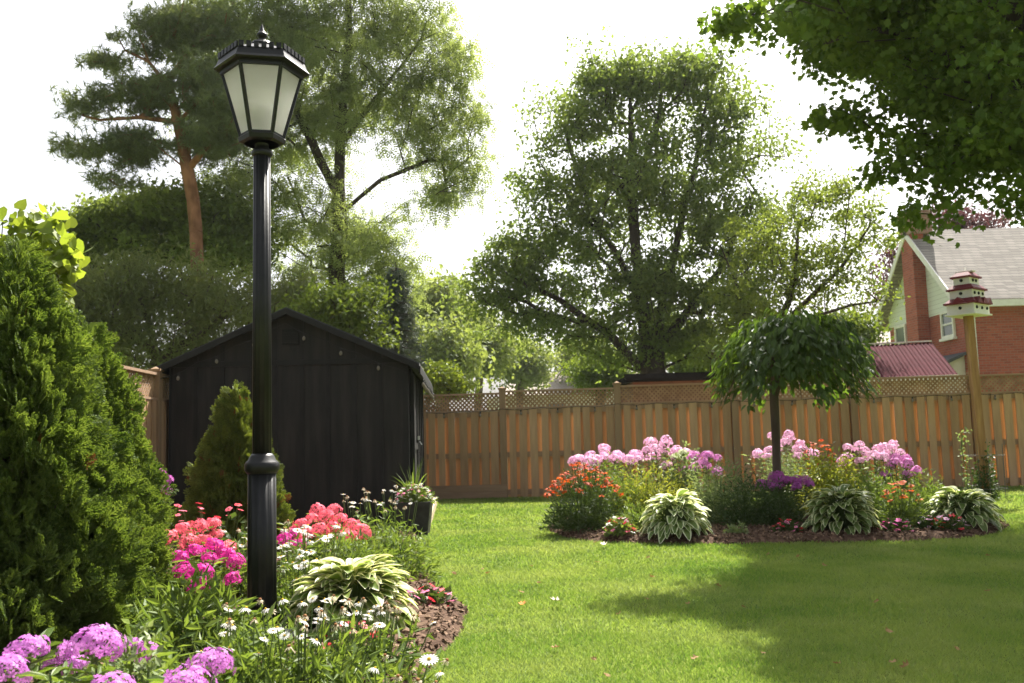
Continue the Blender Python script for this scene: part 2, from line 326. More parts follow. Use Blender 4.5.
def tuft_tpl(n=10, wd=.05):
    v = []; f = []
    r = np.random.default_rng(1)
    for i in range(n):
        d = unit(r.normal(size=3)+np.array([0, .9, .2])); a = np.cross(d, [0.3, .2, 1]); a = a/np.linalg.norm(a)*wd
        b = len(v); v += [tuple(-a), tuple(a), tuple(d*(.7+.3*r.random()))]; f.append((b, b+1, b+2))
    return (v, f, [0]*n)
T_TUFT = tuft_tpl()
def thuja_tpl():
    v = []; f = []
    def seg(p, d, L, wd):
        d = np.array(d); a = np.array([d[1], -d[0], 0])*wd; b = len(v)
        p = np.array(p); mid = p+d*L*.45; tip = p+d*L
        v.extend([tuple(p), tuple(mid+a), tuple(tip+[0, 0, -.06]), tuple(mid-a)]); f.append((b, b+1, b+2, b+3))
    seg((0, 0, 0), (0, 1, 0), 1.0, .045)
    for i, y in enumerate((.12, .28, .44, .6, .76)):
        L = .62*(1-y*.72)
        for sx in (-1, 1):
            ang = R(38+8*((i*7+sx) % 3)); d = (sx*math.sin(ang), math.cos(ang), .06*((i % 3)-1))
            seg((0, y, 0), d, L, .05)
            seg((d[0]*L*.45, y+d[1]*L*.45, 0), (sx*.25, .95, .1), L*.55, .05)
            seg((d[0]*L*.7, y+d[1]*L*.7, 0), (sx*.9, .4, -.1), L*.35, .05)
    return (v, f, [0]*len(f))
T_THUJA = thuja_tpl()

# ------------------------------------------------------------------ tree generator
def frustums(mb, segs, k=5, m=0):
    """segs: array rows p0,p1,r0,r1"""
    for p0, p1, r0, r1 in segs: mb.tube([p0, p1], [r0, r1], k, m, caps=False)
def tree(name, label, cat, trunks, lobes, ncl, nleaf, lsize, leafm, barkm, tr_r, tip_r=.012, tpl=T_LEAF, cr=.55, droop=0.0,
         flat=.6, group=None, bend=.25, shell=.5, upb=.9):
    """trunks: polylines (world). lobes: (centre, (rx,ry,rz))"""
    base = np.array(trunks[0][0]); base = np.array([base[0], base[1], 0.0])
    t = thing(name, label, cat, base, group)
    N = []; P = []; main = []
    for k, tr in enumerate(trunks):
        tr = np.array(tr, float); prev = -1
        if k > 0 and len(N): prev = int(np.argmin([np.linalg.norm(n-tr[0]) for n in N]))
        for i in range(len(tr)-1):
            L = np.linalg.norm(tr[i+1]-tr[i]); m = max(1, int(L/.6))
            for j in range(m+(1 if i == len(tr)-2 else 0)):
                p = tr[i]+(tr[i+1]-tr[i])*j/m
                if 0 < i+j: p = p+rng.normal(size=3)*.02*np.array([1, 1, 0])
                N.append(p); P.append(prev); main.append(True); prev = len(N)-1
    vol = np.array([(l[1][0]*l[1][1]*l[1][2])**.8*(l[2] if len(l) > 2 else 1) for l in lobes]); vol = vol/vol.sum()
    ids = rng.choice(len(lobes), ncl, p=vol)
    d = rdir(ncl)*(rng.random(ncl)[:, None]**shell)
    C = np.array([lobes[i][0] for i in ids])+d*np.array([lobes[i][1] for i in ids])
    tn = np.array(N)
    order = np.argsort([np.min(np.linalg.norm(tn-c, axis=1)) for c in C])
    arr = np.zeros((len(N)+ncl*12+10, 3)); arr[:len(N)] = tn; cnt = len(N)
    for ci in order:
        c = C[ci]; dd = np.linalg.norm(arr[:cnt]-c, axis=1)+np.maximum(0, arr[:cnt, 2]-c[2]+.15)*1.2
        a = int(np.argmin(dd)); p0 = arr[a]; L = np.linalg.norm(c-p0); m = int(min(8, max(1, L/.45)))
        off = rng.normal(size=3)*bend*.35*L*np.array([1, 1, .5])
        prev = a
        for j in range(1, m+1):
            u = j/m; p = p0+(c-p0)*u+off*math.sin(math.pi*u)*.5+np.array([0, 0, L*.12*math.sin(math.pi*u)])
            arr[cnt] = p; P.append(prev); main.append(False); prev = cnt; cnt += 1
    n = cnt; cntc = np.zeros(n); has = np.zeros(n, bool)
    for i in range(n):
        if P[i] >= 0: has[P[i]] = True
    cntc[~has] = 1
    for i in range(n-1, -1, -1):
        if P[i] >= 0: cntc[P[i]] += cntc[i]
    tot = cntc[0]; ex = math.log(tr_r/tip_r)/math.log(max(2, tot))
    rad = tip_r*cntc**ex
    mb = MB()
    for i in range(n):
        if P[i] >= 0:
            r0 = min(rad[P[i]], rad[i]*1.6)
            mb.tube([arr[P[i]], arr[i]], [r0, rad[i]], 8 if rad[i] > .06 else 4, 0, caps=False)
    mb.tube([base-[0, 0, .1], base+[0, 0, .02], arr[0]+[0, 0, .01]], [rad[0]*1.5, rad[0]*1.3, rad[0]], 8)
    mb.build('trunk', barkm, t, smooth=True)
    # leaves
    cs = np.repeat(C, nleaf, axis=0); K = len(cs)
    rr = cr*np.repeat(.6+.8*rng.random(ncl), nleaf)
    pos = cs+np.clip(rng.normal(size=(K, 3)), -1.5, 1.5)*rr[:, None]*.5*np.array([1, 1, flat])
    pos[:, 2] -= droop*rng.random(K)*rr
    fw = rdir(K, (0, 0, -.5-droop)); up = rdir(K, (0, 0, upb))
    lb = MB().scatter(tpl, pos, fw, up, lsize*(.6+.7*rng.random(K)))
    lb.build('crown', leafm, t)
    return t
def PL(px, py, d, rx, ry, rd=None):
    """lobe from picture position at a real distance; radii in metres"""
    return (Wp(px, py, d), (rx*d/FPX, (rd if rd else min(rx, ry*1.3)*d/FPX), ry*d/FPX))
def SHD(px, py, h, rr):
    v = _f + (px-512)/FPX*_r - (py-341.5)/FPX*_u; g = CAM+v*(-EYE/v[2]); c = g+SUNV*(h/SUNV[2]); return (c, (rr*.92, rr*.92, rr*.6), 2.8)
def TR(d, *pp): return [Wp(px, py, dd if (dd := (q[0] if q else d)) else d) for px, py, *q in pp]

# ================================================================== GROUND
ISL = [Gd(545, 10.9), Gd(552, 10.0), Gd(575, 9.35), Gd(620, 8.95), Gd(680, 8.75), Gd(740, 8.6), Gd(800, 8.6), Gd(860, 8.55), Gd(920, 8.5), Gd(975, 8.65), Gd(1005, 9.1), Gd(1010, 9.8), Gd(985, 10.7), Gd(900, 11.7), Gd(800, 12.2), Gd(700, 12.2), Gd(610, 12.0), Gd(560, 11.5)]
LEFTB = [Gd(395, 3.2), Gd(415, 3.9), Gd(432, 4.5), Gd(452, 4.85), Gd(470, 5.35), Gd(462, 5.9), Gd(435, 6.6), Gd(420, 7.6), Gd(415, 9.0), Gd(418, 10.4), np.array([-1.45, 10.75, 0]), np.array([-3.9, 10.6, 0]), np.array([-4.3, 8, 0]), np.array([-4.3, 2, 0]), np.array([-.6, 1.8, 0])]
def smooth_poly(P, it=3):
    P = np.array(P)
    for _ in range(it):
        Q = np.roll(P, -1, axis=0); P = np.stack([.75*P+.25*Q, .25*P+.75*Q], 1).reshape(-1, 3)
    return P
def inside(poly, x, y):
    res = np.zeros(len(x), bool); n = len(poly)
    for i in range(n):
        x0, y0 = poly[i][:2]; x1, y1 = poly[(i+1) % n][:2]
        c = ((y0 > y) != (y1 > y)) & (x < (x1-x0)*(y-y0)/(y1-y0+1e-12)+x0); res ^= c
    return res
ISLs = smooth_poly(ISL); LEFTs = smooth_poly(LEFTB, 2)
ISLs[:, :2] += rng.normal(size=(len(ISLs), 2))*.018; LEFTs[:, :2] += rng.normal(size=(len(LEFTs), 2))*.02
gnd = MB().add([(-600, -100, 0), (600, -100, 0), (600, 900, 0), (-600, 900, 0)], [(0, 1, 2, 3)]).build('lawn', M['lawn'])
tag(gnd, kind='structure')
def bed(name, poly, rise):
    c = poly.mean(axis=0); n = len(poly); mb = MB(); v = []; rings = [(1, .002), (.985, .018), (.94, .045*rise), (.8, .06*rise), (.55, .075*rise), (.25, .08*rise), (.02, .085*rise)]
    for s, z in rings:
        for p in poly:
            q = c+(p-c)*s; v.append((q[0], q[1], z+(random.random()*.02 if s < .97 else 0)))
    f = [(i*n+j, i*n+(j+1) % n, (i+1)*n+(j+1) % n, (i+1)*n+j) for i in range(len(rings)-1) for j in range(n)]+[tuple((len(rings)-1)*n+j for j in range(n))]
    mb.add(v, f); return tag(mb.build(name, M['soil'], smooth=True), kind='structure')
BEDS = [bed('island_bed_soil', ISLs, 1.0), bed('border_bed_soil', LEFTs, 1.0)]
# bark chips on both beds
T_CLOD = ([(1, 0, 0), (-1, 0, 0), (0, 1.2, 0), (0, -1, 0), (0, 0, .8), (0, 0, -.8)], [(0, 2, 4), (2, 1, 4), (1, 3, 4), (3, 0, 4), (2, 0, 5), (1, 2, 5), (3, 1, 5), (0, 3, 5)], [0]*8)
T_CHIP = ([(-.5, -.2, 0), (.5, -.15, .05), (.45, .2, .1), (-.4, .22, .02)], [(0, 1, 2, 3)], [0])
mb = MB(); from mathutils.bvhtree import BVHTree
for (poly, nn), bo in zip(((ISLs, 16000), (LEFTs, 26000)), BEDS):
    bv = BVHTree.FromPolygons([v.co[:] for v in bo.data.vertices], [q.vertices[:] for q in bo.data.polygons])
    a = poly[:, :2].min(0); b = poly[:, :2].max(0); p = a+(b-a)*rng.random((nn, 2)); p = p[inside(poly, p[:, 0], p[:, 1])]
    hz = np.array([(bv.ray_cast((x, y, 1), (0, 0, -1))[0] or (0, 0, 0))[2] for x, y in p]); pos = np.column_stack([p, hz+.004+.008*rng.random(len(p))]); mb.scatter(T_CHIP, pos, rdir(len(p), (0, 0, .0))*[1, 1, .25], rdir(len(p), (0, 0, 2)), .015+.035*rng.random(len(p)))
    q = pos[::2]; mb.scatter(T_CLOD, q, rdir(len(q)), rdir(len(q)), .006+.016*rng.random(len(q))**2)
tag(mb.build('bark_mulch', M['mulch']), 'dark bark mulch chips covering both flower beds', 'mulch', kind='stuff')
# grass blades
T_BLADE = ([(-.06, 0, 0), (.06, 0, 0), (.035, .6, .06), (0, 1, .25), (-.035, .6, .06)], [(0, 1, 2, 4), (4, 2, 3)], [0, 0])
mb = MB()
for y0, y1, dens, h, wsc in ((3.0, 5, 15000, .027, 1.1), (5, 7.5, 8500, .029, 1.5), (7.5, 11, 4000, .032, 2.2), (11, 16, 1700, .036, 3.4)):
    xl = -1.9; xr = (y1+1)*.56+1.4; nn = int((y1-y0)*(xr-xl)*dens)
    x = xl+(xr-xl)*rng.random(nn); y = y0+(y1-y0)*rng.random(nn)
    ok = ~inside(ISLs, x, y) & ~inside(LEFTs, x, y) & (x < y*.56+1.7) & (x > -y*.16-.2) & (y < 15.9-.03*x)
    x, y = x[ok], y[ok]; k = len(x)
    pos = np.column_stack([x, y, np.zeros(k)]); fw = rdir(k)*[.95, .95, 0]+[0, 0, 1]
    fw[:, :2] += .1*np.column_stack([np.sin(x*1.7+y), np.cos(y*1.3-x)])
    tp = (np.array(T_BLADE[0])*[wsc, 1, 1], T_BLADE[1], T_BLADE[2])
    mb.scatter(tp, pos, fw, rdir(k)*[1, 1, .1], h*(.55+.7*rng.random(k)))
tag(mb.build('grass', M['blade']), 'short mown green lawn grass with yellowish dry patches', 'grass', kind='stuff')

# ================================================================== FENCES
F0 = Gd(505, 15.75); F1 = Gd(975, 15.26); FD = (F1-F0)/np.linalg.norm(F1-F0); FN = np.array([FD[1], -FD[0], 0])   # FN towards camera
FS = np.linalg.norm(Gd(621, 15.63)-F0)
def fence(name, label, O, D, Nn, s_posts, tops, string=False, lower=None):
    """O origin, D along, Nn towards the garden; s_posts distances of posts"""
    t = thing(name, label, 'fence', O+D*s_posts[0])
    def Q(s, n, z): return O+D*s+Nn*n+np.array([0, 0, z])
    def B(mb, s0, s1, n0, n1, z0, z1, m=0, sh=0):
        v = np.array([Q(s, n, z) for z in (z0, z1) for n in (n0, n1) for s in (s0, s1)])
        mb.add(v, [(0, 2, 3, 1), (4, 5, 7, 6), (0, 1, 5, 4), (2, 6, 7, 3), (0, 4, 6, 2), (1, 3, 7, 5)], m)
    for i, s in enumerate(s_posts):
        mb = MB(); h = tops[i]
        B(mb, s-.055, s+.055, -.055, .055, 0, h+.02); B(mb, s-.07, s+.07, -.07, .07, h+.02, h+.045)
        mb.add([Q(s-.05, -.05, h+.045), Q(s+.05, -.05, h+.045), Q(s+.05, .05, h+.045), Q(s-.05, .05, h+.045), Q(s, 0, h+.075)], [(0, 1, 4), (1, 2, 4), (2, 3, 4), (3, 0, 4)])
        mb.build('post', M['post'], t)
    for i in range(len(s_posts)-1):
        a, b = s_posts[i]+.058, s_posts[i+1]-.058; h = tops[i]
        zr = (.06, .68, h-.40)
        for z in zr: mb = MB(); B(mb, a, b, -.02, .018, z, z+.085); mb.build('rail', M['rail'], t)
        mb = MB(); B(mb, a, b, -.045, .045, h-.312, h-.285); mb.build('rail', M['rail'], t)
        mb = MB(); B(mb, a, b, -.045, .045, h-.03, h); mb.build('top_rail', M['rail'], t)
        mb = MB(); s = a+.015; L = (b-a); n = int(L/.172); pitch = L/n; x0 = .10 if (lower and i in lower) else .0
        for k in range(n):
            s = a+pitch*(k+.5)-.06+random.uniform(-.012, .012); zt = h-.316; wv = .122+random.uniform(-.012, .012)
            tl = random.uniform(-.012, .012); n1 = .036+random.uniform(0, .006); zb0 = x0+random.uniform(0, .02)
            v = np.array([Q(s+dx+(tl if z > .5 else 0), nn_, z) for z in (zb0, zt) for nn_ in (.0185, n1) for dx in (0, wv)])
            mb.add(v, [(0, 2, 3, 1), (4, 5, 7, 6), (0, 1, 5, 4), (2, 6, 7, 3), (0, 4, 6, 2), (1, 3, 7, 5)], 0)
        mb.build('front_board_row', M['picket'], t)
        mb = MB()
        for k in range(n+1):
            s = a+pitch*k-.066+random.uniform(-.01, .01); s0, s1 = max(a, s), min(b, s+.125)
            B(mb, s0, s1, -.038, -.0205, .0+random.uniform(0, .02), h-.316)
        mb.build('rear_board_row', M['picket_back'], t)
        # lattice of crossing diagonal strips
        mb = MB(); z0, z1 = h-.284, h-.031; H = z1-z0; sp = .072; nn = int((b-a+H)/sp)
        for sg, n0 in ((1, .004), (-1, -.004)):
            for k in range(-1, nn+1):
                s = a-H+k*sp if sg > 0 else a+k*sp
                pts = []
                sa, za, sb, zb = s, z0, s+sg*H, z1
                if sg > 0: lo, hi = max(a, sa), min(b, sb)
                else: lo, hi = max(a, sb), min(b, sa)
                if hi-lo < .02: continue
                if sg > 0: q0 = (lo, z0+(lo-sa)); q1 = (hi, z0+(hi-sa))
                else: q0 = (hi, z0+(sa-hi)); q1 = (lo, z0+(sa-lo))
                mb.obox(Q(q0[0], n0, q0[1]), Q(q1[0], n0, q1[1]), .007, .026, 0, up=np.cross(Nn, (Q(q1[0], n0, q1[1])-Q(q0[0], n0, q0[1]))))
        mb.build('lattice', M['lattice'], t)
    if lower:
        for i in lower:
            mb = MB(); a, b = s_posts[i]-.0, s_posts[i+1]-.06
            B(mb, a, b+.1, .057, .085, .0, .12); mb.build('gravel_board', M['rail'], t); mb = MB(); B(mb, a, b+.1, .057, .085, .125, .235); mb.build('gravel_board', M['rail'], t)
    return t
sp = [F for F in (-3*FS, -2*FS, -FS-.3, 0, FS, 2*FS, 3*FS, 4*FS, 5*FS, 6*FS)]
fence('garden_fence', 'long brown wooden board fence with lattice top across the back of the garden', F0, FD, FN, sp,
      [1.76, 1.76, 1.77, 1.80, 1.83, 1.83, 1.83, 1.83, 1.83, 1.83], lower=[2])
SO = np.array([-4.06, 10.55, 0]); SD = unit(np.array([-.056, 1, 0.])); SN = np.array([SD[1], -SD[0], 0])
fence('garden_fence', 'weathered wooden side fence with lattice top left of the black shed', SO, SD, SN,
      [-5.7, -3.8, -1.9, 0, 1.9, 3.8, 5.3], [1.86]*7)

# string lights on the back fence
def bulb_mesh():
    mb = MB(); mb.lathe([(.016, 0), (.018, -.02), (.016, -.05)], 8, 0)
    mb.lathe([(.014, -.05), (.028, -.075), (.033, -.1), (.026, -.125), (.008, -.14)], 10, 1)
    return mb.mesh('bulb', [M['cord'], M['bulb_glass']], True)
BULB = bulb_mesh()
def string_lights(label, pts, name='string_lights', step=.6, sag=.03, scale=1.0):
    t = thing(name, label, 'string lights', pts[0], 'string lights around the garden'); o = np.array(pts[0])
    cable = []; acc = 0; bulbs = []
    for a, b in zip(pts[:-1], pts[1:]):
        a = np.array(a); b = np.array(b); L = np.linalg.norm(b-a); k = max(2, int(L/.15))
        for j in range(k):
            u = j/k; s = (L*u) % step/step; cable.append(a+(b-a)*u-np.array([0, 0, sag*math.sin(math.pi*s)]))
        n = int(L/step)
        for j in range(n): bulbs.append(a+(b-a)*((j+.5)*step/L)-np.array([0, 0, sag]))
    cable.append(np.array(pts[-1])); MB().tube(cable, .004, 4).build('cord', M['cord'], t)
    for b in bulbs: inst('bulb', BULB, t, b-o, (random.uniform(-.1, .1), random.uniform(-.1, .1), 0), scale)
    return t
string_lights('black string of small bulbs hanging below the lattice of the back fence',
              [F0+FD*s+FN*.075+[0, 0, z] for s, z in ((-1.3, 1.47), (0, 1.49), (FS, 1.52), (2*FS, 1.52), (3*FS, 1.52), (4*FS, 1.52), (5*FS, 1.52))], step=.62, scale=.6)

# ================================================================== SHED
SH = thing('garden_shed', 'black painted wooden garden shed with a gable roof behind the flower bed', 'shed', (-1.25, 10.9, 0), rz=R(3.2))
SW, SL, SE, SPk = 2.73, 4.3, 1.95, 2.56
xm = -SW/2
mb = MB()   # walls (siding body)
mb.prism([(-SW, 0, 0), (0, 0, 0), (0, 0, SE), (xm, 0, SPk-.03), (-SW, 0, SE)], (0, SL, 0))
mb.build('wall', M['shed'], SH, world=False)
mb = MB()
nb = 9
for i in range(nb+1):
    x = -SW+SW*i/nb; zt = SE+(SPk-.03-SE)*(1-abs(x-xm)/(SW/2))-.03
    mb.box(x-.022+(.023 if i == 0 else 0)-(.023 if i == nb else 0), x+.022, -.02, -.001, .0, SE-.02) if i not in () else None
    if 0 < i < nb: mb.box(x-.022, x+.022, -.018, -.001, SE+.04, zt)
mb.box(-SW+.0, 0, -.026, -.001, SE-.02, SE+.038)
for i in range(8):
    y = .02+SL*i/7.2; mb.box(.001, .02, y-.022, y+.022, 0, SE-.05)
mb.build('batten_trim', M['shed_trim'], SH, world=False)
# roof
mb = MB(); ov = .16; sl = (SPk-SE)/(SW/2)
for sg in (-1, 1):
    xe = xm+sg*(SW/2+ov); ze = SE-ov*sl
    p = [(xm, -ov, SPk), (xe, -ov, ze), (xe, -ov, ze+.035), (xm, -ov, SPk+.035)]
    mb.prism(p, (0, SL+2*ov, 0))
mb.build('roof', M['shingle'], SH, world=False)
mb = MB()
for sg in (-1, 1):
    xe = xm+sg*(SW/2+ov); ze = SE-ov*sl
    mb.prism([(xm, -ov-.022, SPk-.05), (xe, -ov-.022, ze-.05), (xe, -ov-.022, ze+.02), (xm, -ov-.022, SPk+.02)], (0, .02, 0))
    mb.box(xe-.012, xe+.012, -ov, SL+ov, ze-.09, ze-.002)
mb.build('fascia_board', M['shed_trim'], SH, world=False)
mb = MB(); mb.box(xm-.07, xm+.12, -.03, -.002, 2.17, 2.35, 0)
for k in range(5): mb.box(xm-.065, xm+.115, -.036, -.031, 2.19+k*.028, 2.205+k*.028, 1)
mb.build('gable_vent', [M['hole'], M['shed_trim']], SH, world=False)
dr = MB(); dr.box(.021, .045, .5, 1.35, .05, 1.85)
dr.box(.045, .06, .5, .58, .05, 1.85, 0); dr.box(.045, .06, 1.27, 1.35, .05, 1.85); dr.box(.045, .06, .58, 1.27, .9, .98); door = dr.build('door', M['shed_trim'], SH, world=False)
lt = MB(); lt.box(.061, .085, 1.2, 1.3, 1.02, 1.07); lt.box(.061, .075, 1.3, 1.42, 1.03, 1.06); lt.tube([(.085, 1.24, 1.0), (.11, 1.24, .96), (.11, 1.28, .96), (.085, 1.28, 1.0)], .006, 6)
o = lt.build('latch', M['metal'], None, world=False); o.parent = door
def shedp(x, y, z):
    a = R(3.2); return np.array([-1.25+x*math.cos(a)-y*math.sin(a), 10.9+x*math.sin(a)+y*math.cos(a), z])
def gz(x): return SPk-.16-sl*abs(x-xm)
string_lights('string of small bulbs hanging along the gable of the black shed', [shedp(-SW-.05, -ov-.04, gz(-SW)), shedp(xm, -ov-.04, gz(xm)), shedp(.05, -ov-.04, gz(0))], step=.46, sag=.03, scale=.6)
string_lights('string of small bulbs hanging under the right eave of the black shed', [shedp(ov+.03, -.1, SE-.19), shedp(ov+.03, SL+.1, SE-.19)], step=.42, sag=.03, scale=.6)
tag(MB().obox(shedp(.22, -.5, .06), shedp(.2, 3.9, .06), .06, .12).build('edging_board', M['pale_wood']), 'pale timber edging board beside the shed and planter', 'edging')

# ================================================================== LAMP POST
LB = Gd(262, 4.9); LT = thing('lamp_post', 'tall black fluted lamp post with a frosted six sided lantern', 'lamp post', LB)
def lz(py): return float(Wp(264, py, 4.9)[2])
s = 4.9/FPX
zt = lz(150); zr = lz(464)
mb = MB()
mb.lathe([(.085, 0), (.105, .02), (.105, .045), (.082, .06), (.078, .10), (14.3*s, .14)], 24)
mb.lathe([(14.3*s, .13), (13.8*s, zr-.04)], 48, flute=.09, fn=12)
mb.lathe([(13.8*s, zr-.05), (15*s, zr-.045), (17*s, zr-.03), (17*s, zr), (15.5*s, zr+.012), (13.5*s, zr+.022), (12*s, zr+.04), (9.8*s, zr+.055)], 32)
mb.build('lower_column', M['black_paint'], LT, smooth=True, world=False)
mb = MB(); mb.lathe([(9.4*s, zr+.05), (8.6*s, zt-.03)], 48, flute=.10, fn=12)
mb.lathe([(8.6*s, zt-.04), (10.5*s, zt-.03), (10.8*s, zt-.012), (9*s, zt), (6.8*s, zt+.01), (6.8*s, zt+.035), (9.5*s, zt+.04), (9.5*s, zt+.05), (8*s, zt+.06)], 24)
mb.build('upper_column', M['black_paint'], LT, smooth=True, world=False)
zb = lz(139); zc = lz(74); zg = lz(64)
rb, rt, rg = 21*s, 40*s, 47*s; ph = R(13)
hx = lambda r, z, k: np.array([r*math.cos(ph+k*math.pi/3), r*math.sin(ph+k*math.pi/3), z])
mb = MB()   # cup under lantern, frame bars, fascia, gallery
mb.lathe([(8*s, zt+.05), (10*s, zt+.065), (18*s, zb-.03)], 12, phase=ph)
mb.lathe([(18*s, zb-.03), (23*s, zb-.022), (24*s, zb), (22.5*s, zb+.008)], 6, phase=ph)
for k in range(6):
    mb.obox(hx(rb, zb, k), hx(rt, zc, k), .016, .016)
    mb.obox(hx(rb, zb+.01, k), hx(rb, zb+.01, k+1), .016, .016); mb.obox(hx(rt, zc-.008, k), hx(rt, zc-.008, k+1), .02, .02)
mb.build('lantern_frame', M['black_paint'], LT, world=False)
mb = MB()
zf = zc; top = zf+.085
mb.lathe([(38*s, zf+.004), (47*s, zf+.006), (48.5*s, zf+.014), (46*s, zf+.03), (43*s, zf+.068), (40*s, zf+.070)], 6, phase=ph)
mb.lathe([(43*s, zf+.071), (22*s, zf+.125), (12*s, zf+.15), (9*s, zf+.152)], 6, phase=ph)
for k in range(6):
    a, b = hx(43.5*s, zf+.07, k), hx(43.5*s, zf+.07, k+1)
    nn = 6
    for j in range(nn):
        u0, u1 = (j+.12)/nn, (j+.78)/nn; p, q = a+(b-a)*u0, a+(b-a)*u1
        mb.obox((p+q)/2, (p+q)/2+[0, 0, .03], .009, np.linalg.norm(q-p), up=(b-a)/np.linalg.norm(b-a))
mb.lathe([(9*s, zf+.152), (12*s, zf+.16), (10*s, zf+.175), (5*s, zf+.185), (3*s, zf+.2), (5.4*s, zf+.215), (5.4*s, zf+.225), (3*s, zf+.24), (1.6*s, zf+.26), (.3*s, zf+.285)], 16)
mb.build('lantern_roof', M['black_paint'], LT, world=False)
for k in range(6):
    a, b, c, d = hx(rb-.004, zb+.004, k), hx(rb-.004, zb+.004, k+1), hx(rt-.004, zc-.006, k+1), hx(rt-.004, zc-.006, k)
    n = np.cross(b-a, d-a); n = n/np.linalg.norm(n)*.004
    MB().prism([a, b, c, d], -n).build('glass_pane', M['glass'], LT, world=False)
mb = MB(); mb.lathe([(.03, zb), (.034, zb+.05), (.03, zb+.06)], 12); mb.lathe([(.03, zb+.06), (.05, zb+.10), (.052, zb+.13), (.035, zb+.17), (.008, zb+.185)], 12)
mb.build('bulb', M['bulb_dark'], LT, smooth=True, world=False)

# ================================================================== HOUSES BEYOND THE FENCE
HX, HY0, HY1 = 15.2, 31.0, 37.2
H = thing('brick_house', 'red brick house with white gable siding and a grey shingle roof beyond the fence', 'house', (HX, HY0, 0))
ze, zr_ = 5.35, 8.05; ym = (HY0+HY1)/2
MB().prism([(HX, HY0, 0), (HX, HY1, 0), (HX, HY1, ze), (HX, HY0, ze)], (12, 0, 0)).build('wall', M['brick'], H)
MB().prism([(HX-.02, HY0, ze-.45), (HX-.02, HY1, ze-.45), (HX-.02, HY1, ze+.02), (HX-.02, ym, zr_-.05), (HX-.02, HY0, ze+.02)], (.6, 0, 0)).build('gable_siding', M['siding'], H)
mb = MB(); slp = (zr_-ze)/(ym-HY0)
for sg, y in ((-1, HY0), (1, HY1)):
    ye = y+sg*.45; zz = ze-.45*slp
    mb.prism([(HX-.45, ym, zr_+.02), (HX-.45, ye, zz+.02), (HX-.45, ye, zz+.16), (HX-.45, ym, zr_+.18)], (13, 0, 0))
mb.build('roof', M['roof_shingle'], H)
mb = MB()
for sg, y in ((-1, HY0), (1, HY1)):
    ye = y+sg*.45; zz = ze-.45*slp
    mb.prism([(HX-.5, ym, zr_-.1), (HX-.5, ye, zz-.1), (HX-.5, ye, zz+.17), (HX-.5, ym, zr_+.19)], (.045, 0, 0))
    mb.box(HX-.45, HX+12.5, ye-.07 if sg < 0 else ye, ye if sg < 0 else ye+.07, zz-.1, zz+.12)
mb.box(HX-.45, HX+12, HY0-.40, HY0-.005, ze-.45*slp-.06, ze-.45*slp-.02)
mb.build('fascia', M['white_paint'], H)
MB().box(HX-.45, HX-.022, ym-.5, ym+.45, 0, 8.6).build('chimney', M['brick'], H)
mb = MB(); mb.box(HX-.5, HX+.3, ym-.58, ym+.53, 8.0, 8.75); mb.box(HX-.56, HX+.36, ym-.64, ym+.59, 8.75, 8.87)
for dy in (-.3, .2): mb.lathe([(.1, 8.87), (.09, 9.1)], 10, c=(HX-.1, ym+dy, 0))
mb.build('chimney_stack', M['brick_old'], H)
def window(px_y, z0, z1, wd, parent, face='x', x=HX):
    fr = MB(); y0, y1 = px_y-wd/2, px_y+wd/2; t = .09
    B = (lambda mb, a0, a1, b0, b1, o0, o1: mb.box(x-o1, x-o0, a0, a1, b0, b1)) if face == 'x' else (lambda mb, a0, a1, b0, b1, o0, o1: mb.box(a0, a1, x-o1, x-o0, b0, b1))
    B(fr, y0, y0+t, z0, z1, .003, .08); B(fr, y1-t, y1, z0, z1, .003, .08); B(fr, y0+t, y1-t, z1-t, z1, .003, .08); B(fr, y0+t, y1-t, z0, z0+t, .003, .08)
    B(fr, y0+t, y1-t, (z0+z1)/2-.03, (z0+z1)/2+.03, .003, .07); B(fr, y0-.06, y1+.06, z0-.09, z0-.003, .003, .14)
    f = fr.build('window', M['white_paint'], parent)
    g = MB(); B(g, y0+t, y1-t, z0+t, z1-t, .004, .03); o = g.build('pane', M['window_glass'], parent); o.parent = f; o.location = (0, 0, 0)
    return f
window(HY0+1.15, 4.0, 4.95, .95, H); window(HY1-1.1, 3.5, 4.9, 1.0, H)
window(HX+5.5, 3.0, 4.4, 1.0, H, 'y', HY0)
mb = MB(); mb.tube([(HX+.25, HY0-.08, 0), (HX+.25, HY0-.08, 4.9), (HX+.25, HY0-.4, 5.05)], .055, 8); mb.build('downpipe', M['white_paint'], H)
mb = MB(); mb.box(HX+3.0, HX+3.4, HY0-.08, HY0-.002, 2.35, 2.75); mb.build('vent_cover', M['white_paint'], H)
mb = MB(); mb.prism([(HX-1.4, HY0+.2, 0), (HX-.01, HY0+.2, 0), (HX-.01, HY0+.2, 3.3), (HX-1.4, HY0+.2, 2.7)], (0, 3, 0))
mb.build('lean_to_wall', M['beige'], H)
MB().prism([(HX-1.6, HY0, 2.63), (HX-.01, HY0, 3.32), (HX-.01, HY0, 3.42), (HX-1.6, HY0, 2.75)], (0, 3.4, 0)).build('lean_to_roof', M['shingle'], H)
